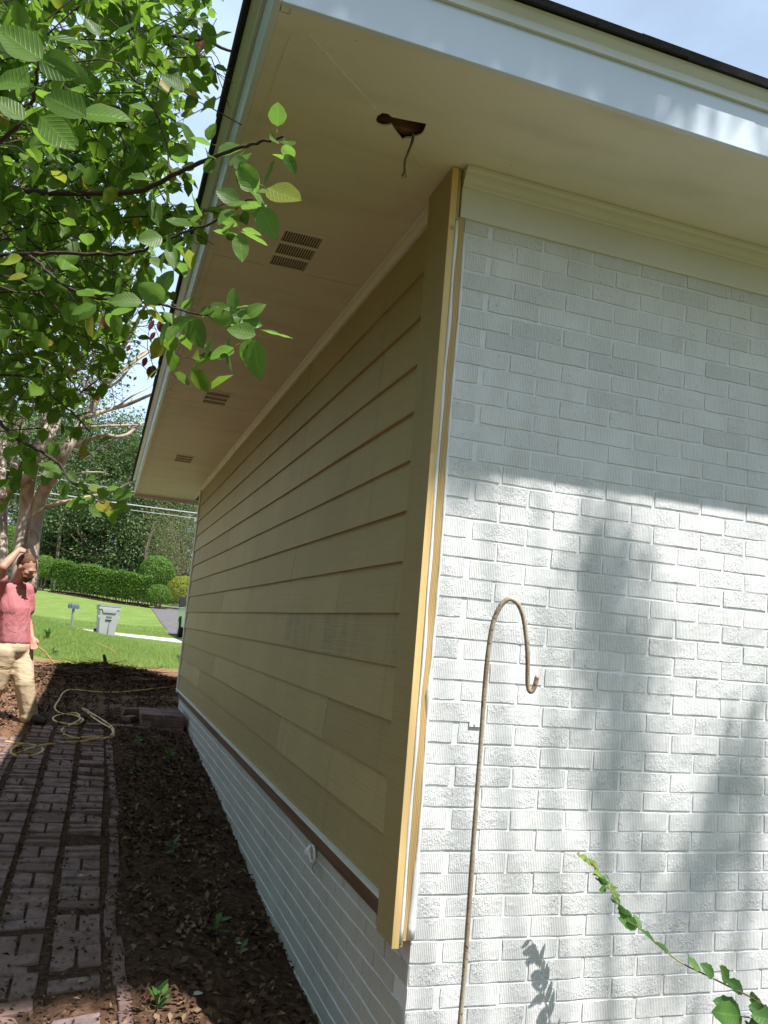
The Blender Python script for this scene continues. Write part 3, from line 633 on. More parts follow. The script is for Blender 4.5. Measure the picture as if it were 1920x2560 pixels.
# a few large pale dry leaves that catch the eye
for i_, (px, py, s, lab) in enumerate([(205, 2200, .05, 'pale blue-white leaf lying on the pavers'), (598, 2370, .035, 'small pale leaf lying in the bed near the foundation'), (494, 2498, .05, 'large pale leaf in the shade beside the sunlit patch'), (206, 2465, .055, 'curled pale leaf on the pavers next to the edging')]):
    p = hit(px, py, .022); V, Fc, ix = leaves_np(np.array([[0, 0, 0.]]), np.array([[.1, -.2, 1]]), np.array([[1, .3*i_, .0]]), np.array([s]), .55, .3, .3, True)
    tag(ob('fallen_leaf', mesh_np('fallen_leaf', V, Fc, simple('bleached_leaf', (.5, .53, .5), .6, .1, 30) if i_ != 3 else simple('bleached_brown_leaf', (.36, .28, .2), .6, .1, 30)), None, p), lab, 'leaf', 'pale fallen leaves')
def sticks(name, n, reg, lmin, lmax, r0, mt, lift=.0, steep=.2, heap=False, **kw):
    mb = MB()
    for _ in range(n):
        if heap:
            h = random.choice(HEAP[:3]); x_ = random.gauss(h[0], h[2]*.42); y_ = random.gauss(h[1]-.1, h[2]*.28)
        else: x_ = random.uniform(*reg[:2]); y_ = random.uniform(*reg[2:])
        if -.55 < x_ and 6.6 < y_ < 7.5: continue
        L = random.uniform(lmin, lmax); a = random.uniform(0, 6.28); z_ = g1(x_, y_)+lift+.008; e = random.uniform(-.05, steep)
        d = Vector((math.cos(a), math.sin(a), e)); pts = [Vector((x_, y_, z_))+d*L*t+Vector((random.uniform(-1, 1), random.uniform(-1, 1), random.uniform(-.3, .6)))*L*.07*(t > 0) for t in (0, .33, .66, 1)]
        mb.tube(pts, [r0, r0*.85, r0*.65, r0*.4], 4, False)
    return mb.obj(name, mt, kind='stuff', **kw)
sticks('scattered_twigs', 210, (-3.2, -.05, .6, 9.5), .06, .28, .0025, M_BARKD)
sticks('heap_twigs', 420, None, .12, .5, .0045, M_BARKD, .01, .22, True)
sticks('heap_pale_twigs', 150, None, .15, .55, .0045, simple('pale_root', (.34, .22, .14), .9, .2, 20), .02, .2, True)
hn = 9000; hs = [HEAP[i] for i in rng.integers(0, 4, hn)]; hx = np.array([h[0] for h in hs])+rng.normal(size=hn)*.45; hy = np.array([h[1] for h in hs])+rng.normal(size=hn)*.32
leafcloud('heap_leaves', np.c_[hx, hy, gz(np.c_[hx, hy])+rng.random(hn)*.04], rng.uniform(.02, .06, hn), M_LITTER, .5, lv=rng.random(hn)*.8)
stm = MB(); p0 = hit(262, 1672); stm.tube([p0, p0+Vector((-.01, 0, .12)), p0+Vector((-.04, 0, .20))], [.03, .026, .018], 7); stm.obj('stump_stub', M_BARKD, label='short dark broken stub sticking up out of the debris heap', cat='stump')
for pts_, r_, lab in (([(330, 1668), (292, 1662), (293, 1640), (280, 1625), (246, 1608)], .0055, 'thin reddish vine arching up from the lawn behind the heap'), ([(142, 1665), (128, 1650), (112, 1630), (96, 1618)], .014, 'bent pale root sticking out left of the debris heap')):
    q = hit(*pts_[0]); d_ = (q-CAM).dot(fw); P_ = [at(a, b, d_) for a, b in pts_]; MB().tube(smooth_path(P_, 4), r_, 6).obj('bent_root', simple('reddish_root', (.42, .22, .10), .8), smooth=True, label=lab, cat='root')
# ------------------------------------------------------------------ hose
hp = [(470, 1717), (441, 1718), (393, 1723), (339, 1730), (271, 1734), (220, 1731), (179, 1727), (156, 1738), (146, 1755), (136, 1770), (141, 1782), (159, 1789), (182, 1791), (203, 1799), (207, 1808), (196, 1814), (178, 1815), (150, 1811), (133, 1804), (134, 1796), (152, 1790), (180, 1788), (197, 1793), (199, 1803), (183, 1813),
      (160, 1823), (153, 1832), (163, 1842), (190, 1849), (230, 1851), (265, 1849), (280, 1840), (279, 1826), (258, 1814), (232, 1797), (212, 1780), (204, 1777), (222, 1783), (250, 1800), (270, 1813), (284, 1828), (283, 1843), (279, 1848), (250, 1852), (237, 1855), (169, 1860), (119, 1865), (85, 1872), (44, 1888), (26, 1889), (28, 1879), (48, 1869), (80, 1866), (104, 1874), (106, 1882), (90, 1891), (62, 1895), (38, 1894), (25, 1886), (38, 1874), (60, 1865), (40, 1862), (10, 1857), (-25, 1850), (-80, 1846)]
hq = smooth_path([hit(a, b, .013) for a, b in hp], 5)
for q in range(3):
    hq = [hq[0]]+[(hq[i-1]+hq[i]*2+hq[i+1])/4 for i in range(1, len(hq)-1)]+[hq[-1]]
hq = [Vector((p.x, p.y, max(p.z, g1(p.x, p.y)+.011)+(.012 if i % 37 > 30 else 0))) for i, p in enumerate(hq)]
M_HOSE = simple('yellow_hose_rubber', (.60, .40, .10), .4, .12, 14, 60, .05, .4)
hose = empty('garden_hose', hq[0], 'yellow rubber hose loosely coiled across the litter and the end of the brick path', 'hose')
MB().tube([p-hq[0] for p in hq], .0108, 8).obj('hose_tube', M_HOSE, hose, smooth=True)
# ------------------------------------------------------------------ plant hook
hk = [(-.142, -.705, .0), (-.146, -.715, .5), (-.15, -.724, 0.742), (-.157, -.745, 0.887), (-.174, -.782, 1.159), (-.187, -.813, 1.385), (-.195, -.831, 1.521), (-.197, -.845, 1.612), (-.193, -.854, 1.662), (-.181, -.863, 1.695), (-.165, -.87, 1.708), (-.146, -.875, 1.697), (-.131, -.875, 1.668), (-.118, -.872, 1.619), (-.110, -.868, 1.574), (-.103, -.861, 1.525), (-.0975, -.861, 1.506), (-.091, -.862, 1.505), (-.0865, -.865, 1.517), (-.084, -.87, 1.540)]
hook = empty('plant_hook', hk[0], 'tall thin rusty shepherd hook standing in front of the white brick wall', 'hook')
MB().tube([Vector(p)-Vector(hk[0]) for p in smooth_path(hk, 5)], .0056, 10).obj('hook_rod', M_RUST, hook, smooth=True)
MB().tube([Vector(q)-Vector(hk[0]) for q in [(-.142, -.705, -.1), (-.142, -.705, .12)]], .007, 8).obj('ground_spike', M_RUST, hook)
# ------------------------------------------------------------------ leaf pieces
def leaf_mesh(seed, asp=.62, mt=None, name='leaf', teeth=0):
    r = random.Random(seed); n = 8; cv = r.uniform(-.28, .28); fo = r.uniform(.05, .28); tw = r.uniform(-.35, .35); v = []; f = []
    for i in range(n+1):
        t = i/n; w_ = asp*.5*(math.sin(math.pi*t**.82)**.75 if 0 < t < 1 else 0)*(1+teeth*(.09 if i % 2 else -.04))*(1+r.uniform(-.04, .04)); z_ = -cv*t*t*.6; a = tw*t
        for s in (-1, -.5, 0, .5, 1): v.append((w_*s*math.cos(a)+.0, t, z_+abs(s)*w_*fo*1.2+w_*s*math.sin(a)+.012*math.sin(t*14+s*3)))
    for i in range(n):
        for k in range(4): a = i*5+k; f.append((a, a+1, a+6, a+5))
    v += [(-.012, -.28, .02), (.012, -.28, .02)]; b = len(v); f.append((b-2, b-1, 3, 1) if False else (b-2, b-1, 2))
    return mesh_np(name, v, f, mt, True)
def put_leaf(me, base, direction, normal, size, parent, name='leaf'):
    t = Vector(direction).normalized(); nn = Vector(normal); nn = (nn-t*nn.dot(t)).normalized(); x = t.cross(nn)
    Mx = Matrix((x, t, nn)).transposed().to_4x4() @ Matrix.Scale(size, 4); Mx.translation = Vector(base)
    o = bpy.data.objects.new(name, me); link(o, parent)
    if parent: Mx = Matrix.Translation(-parent_origin(parent)) @ Mx
    o.matrix_local = Mx; return o
def parent_origin(o):
    v = Vector(o.location)
    while o.parent: o = o.parent; v += o.location
    return v
# ------------------------------------------------------------------ arching twig in front of the brick wall
def ypl(px, py, y): d = fw+R2*((px-960)/F)-U2*((py-1280)/F); return CAM+d*((y-CAM.y)/d.y)
tw = [ypl(a, b, y) for a, b, y in [(1449, 2137, -.165), (1478, 2155, -.175), (1497, 2190, -.19), (1520, 2215, -.205), (1548, 2262, -.22), (1590, 2312, -.24), (1640, 2358, -.27), (1700, 2405, -.30), (1770, 2440, -.33), (1830, 2470, -.36), (1885, 2498, -.40), (1960, 2550, -.46), (2050, 2640, -.52), (2130, 2800, -.58), (2180, 3200, -.62)]]
tws = smooth_path(tw, 4)
twig = empty('arching_shoot', tws[-1], 'thin green shoot with toothed leaves arching in from the lower right', 'plant'); t0 = Vector(tws[-1])
M_STEM = simple('green_red_stem', (.28, .24, .10), .5, .3, 20)
MB().tube([p-t0 for p in tws], [.0012+.0022*i/len(tws) for i in range(len(tws))], 6).obj('stem', M_STEM, twig, smooth=True)
TL = [leaf_mesh(300+i, .52, leafobj_mat('toothed_leaf', (.045, .12, .035), (.10, .21, .05), .35, False), 'leaf', 1) if i == 0 else None for i in range(1)]
TM = TL[0].materials[0]; TL += [leaf_mesh(301+i, .5, TM, 'leaf', 1) for i in range(4)]
YM = leafobj_mat('yellow_young_leaf', (.20, .30, .06), (.32, .40, .10), .45); YL = [leaf_mesh(320+i, .45, YM, 'leaf', 1) for i in range(2)]
def lf(px, py, qx, qy, y, young=0, nrm=(-.2, -.9, .4), dy=-.015):
    a = ypl(px, py, y); b = ypl(qx, qy, y+dy); put_leaf(random.choice(YL if young else TL), a, b-a, nrm, (b-a).length, twig)
lf(1452, 2139, 1440, 2134, -.165, 1); lf(1470, 2150, 1448, 2140, -.17, 1); lf(1485, 2160, 1462, 2150, -.178, 1, (.5, -.8, .2)); lf(1490, 2172, 1484, 2150, -.178, 1, (-.8, -.5, .2)); lf(1500, 2195, 1487, 2172, -.19, 1, (-.9, -.4, 0))
sr = random.Random(3)
for k in range(3, 22):
    p = tws[k]; a_ = sr.choice((-1, 1)); t_ = (tws[k]-tws[k+1]).normalized(); sd_ = t_.cross(SUN).normalized()*a_; put_leaf(sr.choice(TL if k > 7 else YL+TL), p, t_*.7+sd_*.75, SUN+Vector((sr.uniform(-.3, .3), sr.uniform(-.3, .3), 0)), sr.uniform(.026, .038)*(.7+.03*k), twig)
lf(1505, 2205, 1490, 2192, -.19, 0, (-.9, -.4, 0)); lf(1518, 2212, 1498, 2197, -.20, 0, (-.7, -.6, 0)); lf(1517, 2220, 1494, 2225, -.205, 0, (-.1, -1, .2)); lf(1525, 2222, 1545, 2219, -.205, 1); lf(1532, 2240, 1553, 2238, -.21, 1); lf(1516, 2207, 1527, 2210, -.205, 1)
lf(1545, 2262, 1530, 2240, -.22, 0, (-.9, -.5, 0)); lf(1575, 2300, 1548, 2268, -.23, 0, (-.8, -.6, .1)); lf(1594, 2318, 1553, 2296, -.24, 0, (-.2, -.9, .3)); lf(1640, 2358, 1600, 2322, -.27, 0, (.7, -.5, .6)); lf(1680, 2390, 1640, 2355, -.28, 0, (.7, -.5, .6))
lf(1752, 2424, 1712, 2402, -.3, 0, (.6, -.6, .6)); lf(1785, 2440, 1752, 2410, -.33, 0); lf(1820, 2455, 1790, 2410, -.34, 0); lf(1858, 2480, 1822, 2450, -.36, 0, (.2, -.9, .4)); lf(1890, 2500, 1880, 2476, -.38, 0, (-.8, -.5, 0)); lf(1905, 2515, 1880, 2500, -.39, 0)
for q, (a, b, c, d, yy, yo) in enumerate([(1852, 2535, 1785, 2502, -.35, 0), (1850, 2540, 1768, 2530, -.38, 0), (1856, 2545, 1795, 2550, -.36, 0), (1920, 2545, 1868, 2515, -.42, 0), (1890, 2530, 1872, 2523, -.4, 1), (1900, 2528, 1882, 2508, -.41, 1), (1925, 2565, 1860, 2560, -.4, 0), (1960, 2560, 1890, 2538, -.45, 0), (1862, 2550, 1875, 2575, -.38, 0), (1905, 2540, 1905, 2570, -.42, 1)]): lf(a, b, c, d, yy, yo, (random.uniform(-.5, .5), -.8, .4))
side = smooth_path([ypl(1850, 2540, -.37), ypl(1880, 2546, -.40), ypl(1930, 2552, -.43), ypl(1985, 2580, -.47)], 4); MB().tube([p-t0 for p in side], .0014, 5).obj('side_stem', M_STEM, twig)
rng2 = random.Random(5)
for i in range(26):
    k = rng2.randrange(len(tws)-16, len(tws)-2); p = tws[k]; d = Vector((rng2.uniform(-1, 1), rng2.uniform(-1, .4), rng2.uniform(-.2, 1)))
    put_leaf(rng2.choice(TL), p, d, Vector((rng2.uniform(-1, 1), -1, rng2.uniform(0, 1))), rng2.uniform(.024, .038), twig)
# ------------------------------------------------------------------ weeds in the bed
WM = leafobj_mat('weed_leaf', (.05, .12, .03), (.10, .22, .05), .35); WLm = [leaf_mesh(340+i, .5, WM) for i in range(3)]
weeds = [(392, 2530, .075, 9, 'bright green seedling in the sunlit patch at the bottom of the bed'), (540, 2335, .075, 9, 'dark broad-leaved weed in the middle of the near bed'), (430, 2140, .07, 10, 'low weed halfway along the bed beside the foundation'), (420, 1905, .08, 14, 'grassy weed clump in the bed below the brick stoop'), (345, 1870, .08, 14, 'light green weed clump next to the path corner'), (330, 1935, .06, 7, 'small weed beside the brick edging'), (600, 2400, .06, 7, 'weed growing close to the white foundation'), (20, 1700, .10, 12, 'leafy weed at the feet of the man in red shirt'), (118, 1600, .16, 16, 'straggly weed standing behind the man by the grass bank'), (132, 1640, .12, 12, 'leafy seedling at the edge of the grass bank')]
for px, py, s, n, lab in weeds:
    p = hit(px, py); wd = empty('weed', p, lab, 'plant', 'weeds in the planting bed'); st_ = MB(); st_.tube([(0, 0, -.02), (.003, 0, s*.6), (.008, 0, s*1.1)], .0025, 5); st_.obj('stem', M_STEM, wd)
    for i in range(n):
        a = i*2.4+random.uniform(-.6, .6)+px; h_ = s*.1+s*random.random(); d = Vector((math.cos(a), math.sin(a), random.uniform(-.1, 1.3))); me = random.choice(WLm)
        o = ob('leaf', me, wd); t = d.normalized(); nn = Vector((0, 0, 1)); nn = (nn-t*nn.dot(t)).normalized(); xx = t.cross(nn); Mx = (Matrix((xx, t, nn)).transposed().to_4x4()) @ Matrix.Scale(random.uniform(.35, 1.05)*s, 4); Mx.translation = Vector((0, 0, h_)); o.matrix_local = Mx
# ------------------------------------------------------------------ street things
def keep_ground(p): return Vector((p.x, p.y, g1(p.x, p.y)))
cp = hit(262, 1591); sc_ = (cp-CAM).dot(fw)/F*79; can = empty('trash_can', keep_ground(cp), 'grey wheeled trash can standing at the edge of the street', 'trash can', rz=rad(8))
M_CAN = simple('grey_bin_plastic', (.36, .36, .37), .5, .04, 3, 40, .05); M_BLK = simple('black_rubber', (.02, .02, .022), .7, .1); M_LID = simple('dark_bin_lid', (.10, .11, .14), .5, .05)
def frus(mb, w0, d0, z0, w1, d1, z1, y0=0, y1=0):
    p = [(-w0, y0-d0, z0), (w0, y0-d0, z0), (w0, y0+d0, z0), (-w0, y0+d0, z0), (-w1, y1-d1, z1), (w1, y1-d1, z1), (w1, y1+d1, z1), (-w1, y1+d1, z1)]
    return mb.poly(p, [(3, 2, 1, 0), (4, 5, 6, 7), (0, 1, 5, 4), (1, 2, 6, 5), (2, 3, 7, 6), (3, 0, 4, 7)])
s = sc_; frus(MB(), .245*s, .26*s, .03*s, .30*s, .33*s, .84*s).obj('bin_body', M_CAN, can, bevel=.02*s)
frus(MB(), .325*s, .35*s, .84*s, .325*s, .35*s, .92*s).obj('bin_rim', M_CAN, can, bevel=.01*s)
b = MB(); frus(b, .335*s, .36*s, .9205*s, .30*s, .33*s, .985*s); b.obj('lid', M_LID, can, bevel=.015*s)
b = MB(); frus(b, .19*s, .02*s, .74*s, .23*s, .02*s, .84*s, -.335*s, -.345*s); b.obj('front_panel', M_CAN, can, bevel=.006*s)
MB().box(-.085*s, .085*s, -.32*s, -.30*s, .50*s, .64*s).obj('handle_recess', M_LID, can, bevel=.006*s)
MB().box(-.095*s, .095*s, -.345*s, -.30*s, .535*s, .56*s).obj('lift_bar', M_CAN, can, bevel=.004*s)
MB().box(.02*s, .035*s, -.30*s, -.262*s, .06*s, .47*s).obj('body_groove', M_LID, can)
for q in (-1, 1):
    MB().tube([(q*.25*s, .27*s, .11*s), (q*.32*s, .27*s, .11*s)], .11*s, 18).obj('wheel', M_BLK, can)
    frus(MB(), .03*s, .1*s, .58*s, .045*s, .1*s, .66*s).obj('side_lug', M_CAN, can, loc=(q*.285*s, -.20*s, 0))
MB().tube([(-.28*s, .37*s, .93*s), (.28*s, .37*s, .93*s)], .018*s, 8).obj('handle', M_LID, can)
mp = hit(178, 1565); s = (mp-CAM).dot(fw)/F*56/1.12; mbx = empty('mailbox', keep_ground(mp), 'dark grey round-topped mailbox on a post beside the street', 'mailbox', rz=rad(-38))
M_MBX = simple('dark_grey_mailbox_paint', (.10, .12, .14), .4, .1, 5, 40, .1); MB().box(-.045*s, .045*s, -.045*s, .045*s, -.2, .86*s).obj('post', simple('weathered_post', (.2, .22, .22), .7), mbx)
prof = [(-.125*s, .86*s), (.125*s, .86*s)]+[(.125*s*math.cos(a), 1.0*s+.125*s*math.sin(a)) for a in np.linspace(0, math.pi, 11)]
MB().ext(prof, lambda q: (q[0], -.28*s, q[1]), lambda q: (q[0], .26*s, q[1])).obj('box', M_MBX, mbx)
MB().ext([(a*1.04, .86*s+(b_-.86*s)*1.03) for a, b_ in prof], lambda q: (q[0], -.292*s, q[1]), lambda q: (q[0], -.281*s, q[1])).obj('door', M_MBX, mbx)
MB().box(-.02*s, .02*s, -.31*s, -.292*s, 1.05*s, 1.09*s).obj('latch', M_METAL, mbx); MB().box(.128*s, .134*s, -.1*s, .0, .95*s, 1.0*s).obj('flag', M_MBX, mbx)
# pickup parked beyond the house corner
tr = empty('pickup_truck', (2.74, 24.6, g1(2.2, 25.5)), 'pale green pickup truck parked beyond the far corner of the house', 'truck')
M_CAR = simple('pale_green_car_paint', (.40, .46, .40), .22, .03, 2, 30, .0, .6); M_GLS = simple('dark_car_glass', (.03, .04, .045), .06, .05, 2, 30, 0, .8); M_CHR = simple('chrome', (.7, .7, .7), .2, .05, 3, 30, 0, .6, .9)
def side_ext(prof, x0, x1): return MB().ext(prof, lambda q: (x0, q[0], q[1]), lambda q: (x1, q[0], q[1]))
side_ext([(0.05, .45), (0, .62), (.02, .95), (.15, 1.08), (1.35, 1.18), (5.6, 1.15), (5.65, .5), (4.9, .42), (4.75, .8), (4.1, .8), (3.95, .42), (1.6, .4), (1.45, .8), (.75, .8), (.6, .42)], -.97, .97).obj('body', M_CAR, tr, bevel=.03)
side_ext([(1.2, 1.17), (1.95, 1.78), (3.3, 1.80), (3.55, 1.16)], -.82, .82).obj('cab', M_CAR, tr, bevel=.05)
MB().poly([(-.74, 1.24, 1.22), (.74, 1.24, 1.22), (.66, 1.90, 1.76), (-.66, 1.90, 1.76)], [(0, 1, 2, 3)]).obj('windshield', M_GLS, tr, loc=(0, -.03, .02))
MB().box(-.62, .62, -.02, .02, .62, .92).obj('grille', M_BLK, tr); MB().box(-.98, .98, -.12, .02, .42, .58).obj('bumper', M_CHR, tr, bevel=.02)
for q in (-1, 1):
    MB().box(q*.80-.13, q*.80+.13, -.03, .03, .70, .93).obj('headlight', M_CAULK, tr, bevel=.02)
    for yy in (1.1, 4.42):
        wv = MB().tube([(q*.80, yy, .40), (q*.80+q*.22, yy, .40)], .41, 24).obj('wheel', M_BLK, tr, bevel=.02)
        MB().tube([(q*1.02, yy, .40), (q*1.03, yy, .40)], .24, 18).obj('rim', M_CHR, wv)
    m_ = MB().box(q*1.25-.10, q*1.25+.10, 1.30, 1.40, 1.12, 1.46).obj('mirror', M_BLK, tr, bevel=.03)
    MB().box(min(q*.9, q*1.2), max(q*.9, q*1.2), 1.33, 1.36, 1.18, 1.21).obj('mirror_arm', M_BLK, m_)
# white house between the myrtle trunks
wh = empty('white_house', (-9.2, 58, 2.6), 'white neighbouring house with cornice, glimpsed between the myrtle trunks', 'house')
M_WHT = simple('white_house_paint', (.74, .75, .76), .6, .03)
MB().box(-3, 1.9, 0, 7, -1, 3.9).obj('wall', M_WHT, wh); MB().box(-3.15, 2.1, -.2, 7.1, 3.9, 4.15).obj('cornice', M_WHT, wh)
MB().ext([(-3.3, 4.15), (2.25, 4.15), (1.75, 4.75), (1.1, 4.95), (-3.3, 4.95)], lambda q: (q[0], -.3, q[1]), lambda q: (q[0], 7.2, q[1])).obj('roof', M_WHT, wh)
lv_ = MB()
for q in range(6): lv_.box(1.0, 1.5, -.06, -.02, 2.9+q*.13, 2.97+q*.13)
lv_.obj('louvre', simple('grey_louvre', (.4, .43, .46), .6), wh, kind='stuff')
MB().box(-2.0, -1.0, -.05, -.01, 1.2, 2.6).obj('window', M_GLS, wh)
MB().ext([(1.9, 1.5), (3.4, 1.0), (3.4, .6), (1.9, .6)], lambda q: (q[0], -.3, q[1]), lambda q: (q[0], 6, q[1])).obj('porch_roof', M_WHT, wh)
# overhead wires
wm = simple('overhead_wire', (.42, .42, .43), .5)
for (a, b, r_, lab) in (((115, 1233), (497, 1284.6), .020, 'thick pale overhead wire, middle of the three strung across the trees'), ((113.5, 1246.6), (493, 1297), .011, 'thin overhead wire, lowest of the three strung across the trees'), ((146, 1199), (341, 1230), .011, 'thin overhead wire, highest of the three strung across the trees')):
    p, q = at(*a, 31), at(*b, 31); d = (q-p)/(b[0]-a[0])*100; pts = [p+d*t+Vector((0, 0, .0045*(t-2)**2)) for t in np.linspace(-14, 18, 40)]
    MB().tube(pts, r_, 5).obj('overhead_wire', wm, label=lab, cat='wire', group='overhead wires')
# ------------------------------------------------------------------ foliage tools
def crown(c, r, n, size, cl=40, spread=.22, flat=.0, hollow=.5):
    c = np.array(c, float); r = np.array(r, float); d = rng.normal(size=(cl, 3)); d /= np.linalg.norm(d, axis=1, keepdims=True)
    rr = hollow+(1-hollow)*rng.random(cl)**.6; cc = d*rr[:, None]*(1+.12*rng.normal(size=(cl, 1))); k = rng.integers(0, cl, n)
    sp = spread*(.55+.9*rng.random(cl))[k][:, None]; g = rng.normal(size=(n, 3)); g /= np.linalg.norm(g, axis=1, keepdims=True)**.35
    P = cc[k]+g*sp; return c+P*r, rng.uniform(.6, 1.25, n)*size, cc*r+c, k
def tree(name, base, c, r, n, size, mt, trunk_r, label, cl=40, spread=.22, bark=None, group=None, hollow=.5, oval=False, cat='tree'):
    base = Vector(base); t = empty(name, base, label, cat, group)
    P, s_, cc, k = crown(c, r, n, size, cl, spread, hollow=hollow); lv = np.clip(rng.random(cl)[k]*.5+rng.random(n)*.5, 0, .94)
    leafcloud('crown', P, s_, mt, .35, t, lv, .6, oval, loc=base)
    mb = MB(); c = Vector(c); fork = base.lerp(c, .55); mb.tube([Vector((0, 0, -.3)), (fork-base)*.5+Vector((.05, .03, 0))*trunk_r*4, fork-base], [trunk_r, trunk_r*.8, trunk_r*.65], 8)
    for q in cc[:min(cl, 18)]:
        q = Vector(q); mb.tube([fork-base, (fork.lerp(q, .5)-base)+Vector((0, 0, -.03*(q-fork).length)), q-base], [trunk_r*.4, trunk_r*.25, trunk_r*.08], 5, False)
    mb.obj('trunk', bark or M_BARK, t, smooth=True); return t
# far trees
def gp(px, d): p = at(px, 1500, d); return (p.x, p.y, g1(p.x, p.y))
for name, px, py, d, r, n, size, mt, lab, cl in [
    ('magnolia_tree', 262, 1345, 53, (4.6, 3.2, 3.6), 30000, .20, L_DARK, 'dense dark magnolia rising behind the middle of the clipped hedge', 60),
    ('magnolia_tree', 380, 1330, 56, (3.4, 3, 3.6), 16000, .20, L_DARK, 'dark glossy tree behind the right end of the hedge', 40),
    ('magnolia_tree', 150, 1320, 57, (3.6, 3, 4.2), 16000, .2, L_DARK, 'dark tree behind the left round bush, right of the pale trunks', 40),
    ('broadleaf_tree', 235, 1150, 61, (5.4, 4, 4.6), 24000, .20, L_MID, 'tall leafy tree whose top meets the sky left of the eave', 60),
    ('broadleaf_tree', 110, 1140, 64, (5.5, 4, 5.5), 18000, .22, L_MID, 'tall tree behind the fork of the pale trunks', 50),
    ('broadleaf_tree', 390, 1190, 64, (4.4, 4, 3.4), 16000, .22, L_MID, 'tall green tree showing under the far end of the eave', 45),
    ('broadleaf_tree', -30, 1180, 58, (5.5, 4, 6), 14000, .24, L_MID, 'big tree at the left edge behind the white house', 45),
    ('broadleaf_tree', 560, 1200, 66, (6, 4, 5), 12000, .26, L_MID, 'tall tree mostly hidden behind the siding wall', 40),
    ('feathery_tree', 462, 1372, 49, (2.3, 2, 3.0), 15000, .085, L_PALE, 'pale olive feathery tree beside the far corner of the siding', 70)]:
    c = at(px, py, d); tree(name, gp(px, d), c, r, n, size, mt, .28 if 'feather' not in name else .12, lab, cl, .24 if 'feather' not in name else .3, hollow=.35)
for px, py, d, hh in ((157, 1310, 50.5, 5), (371, 1372, 49, 4.5)):
    p = at(px, py, d); MB().tube([Vector((p.x, p.y, g1(p.x, p.y))), p+Vector((-.1, 0, 0)), p+Vector((.15, 0, 1.6))], [.11, .10, .07], 8).obj('bare_trunk', M_BARK, label='pale bare trunk standing in front of the dark magnolia' if px < 200 else 'short pale trunk right of centre in front of the dark trees', cat='tree trunk')
n = 30000; P = np.c_[rng.uniform(-34, 40, n), rng.uniform(66, 74, n), 2+rng.random(n)*11]; P[:, 2] += 1.5*vn(P[:, 0], P[:, 1], .35); leafcloud('distant_wood', P, rng.uniform(.3, .55, n), L_DARK, .3)
n = 20000; P = np.c_[rng.uniform(-16, 12, n), rng.uniform(50, 62, n), 2.2+rng.random(n)**1.5*3.6]; leafcloud('understory', P, rng.uniform(.15, .3, n), L_DARK, .4)
# clipped shrubs
def shrub(name, c, r, n, size, mt, lab, stems=7, group=None, low=-.55):
    base = Vector((c[0], c[1], g1(c[0], c[1]))); t = empty(name, base, lab, 'shrub', group); d = rng.normal(size=(n, 3)); d /= np.linalg.norm(d, axis=1, keepdims=True); d[:, 2] = np.where(d[:, 2] < low, -d[:, 2], d[:, 2])
    P = np.array(c)+d*np.array(r)*(.72+.28*rng.random((n, 1))**.5)*(1+.05*np.sin(d[:, :1]*9)*np.cos(d[:, 2:]*8)); T = rng.normal(size=(n, 3))
    V, Fc, ix = leaves_np(P, d+rng.normal(size=(n, 3))*.55, T, rng.uniform(.7, 1.3, n)*size, .6, .3, .2); V = V-np.array(base)
    ob('foliage', mesh_np('foliage', V, Fc, mt, False, {'lv': (rng.random(n)*.94)[ix]}), t, kind='stuff')
    mb = MB()
    for q in range(stems): a = q*2.4; mb.tube([(.12*math.cos(a), .12*math.sin(a), -.1), (.25*r[0]*math.cos(a), .25*r[1]*math.sin(a), .5*(c[2]-base.z)), (.6*r[0]*math.cos(a), .6*r[1]*math.sin(a), c[2]-base.z+.1*r[2])], [.03, .022, .012], 5)
    mb.obj('stems', M_BARK, t); return t
shrub('round_bush', at(108, 1425, 45.5), (.95, .9, .82), 9000, .07, L_HEDGE, 'round clipped bush at the left end of the hedge, beside the man')
shrub('round_bush', at(393, 1435, 44.5), (.95, .9, 1.0), 10000, .08, L_DARK if False else L_HEDGE, 'large egg-shaped bush rising behind the right end of the hedge')
shrub('round_bush', at(397, 1491, 42.6), (.68, .65, .62), 7000, .065, L_HEDGE, 'smaller round bush in front of the egg-shaped one, by the driveway')
shrub('golden_bush', at(462, 1480, 44), (1.0, .8, .85), 6000, .075, L_YEL, 'yellow-green bush beside the far edge of the siding')
shrub('round_bush', at(24, 1372, 46), (1.2, 1, 1.3), 8000, .09, L_HEDGE, 'bright green bush between the pale trunks behind the man')
# hedge
ha, hb_ = at(125, 1482, 45.2), at(372, 1512, 43.2); hd = empty('clipped_hedge', keep_ground((ha+hb_)/2), 'long clipped green hedge along the top of the lawn', 'hedge')
n = 42000; t = rng.random(n); u = rng.uniform(-1, 1, n); v = rng.random(n); face = rng.random(n)
top = 1.62-.10*t+.05*np.sin(t*19)+.03*np.sin(t*47); z = np.where(face < .42, top, .22+(top-.22)*v**.7); u = np.where((face >= .42) & (face < .9), -1+.12*rng.normal(size=n), u)
keep = rng.random(n) < np.where(z < .75, .25+.5*z, 1); t, u, z = t[keep], u[keep], z[keep]; n = len(t)
P = np.array(ha)[None]*(1-t[:, None])+np.array(hb_)[None]*t[:, None]; P[:, 1] += u*.65; P[:, 2] = gz(P[:, :2])+z+rng.normal(size=n)*.05+.1*np.abs(u*0)
leafcloud('hedge_foliage', P, rng.uniform(.05, .11, n), L_HEDGE, .5, hd, np.clip(rng.random(n)*.8+.1*np.sin(P[:, 0]*3), 0, .94), loc=tuple(hd.location))
mb = MB()
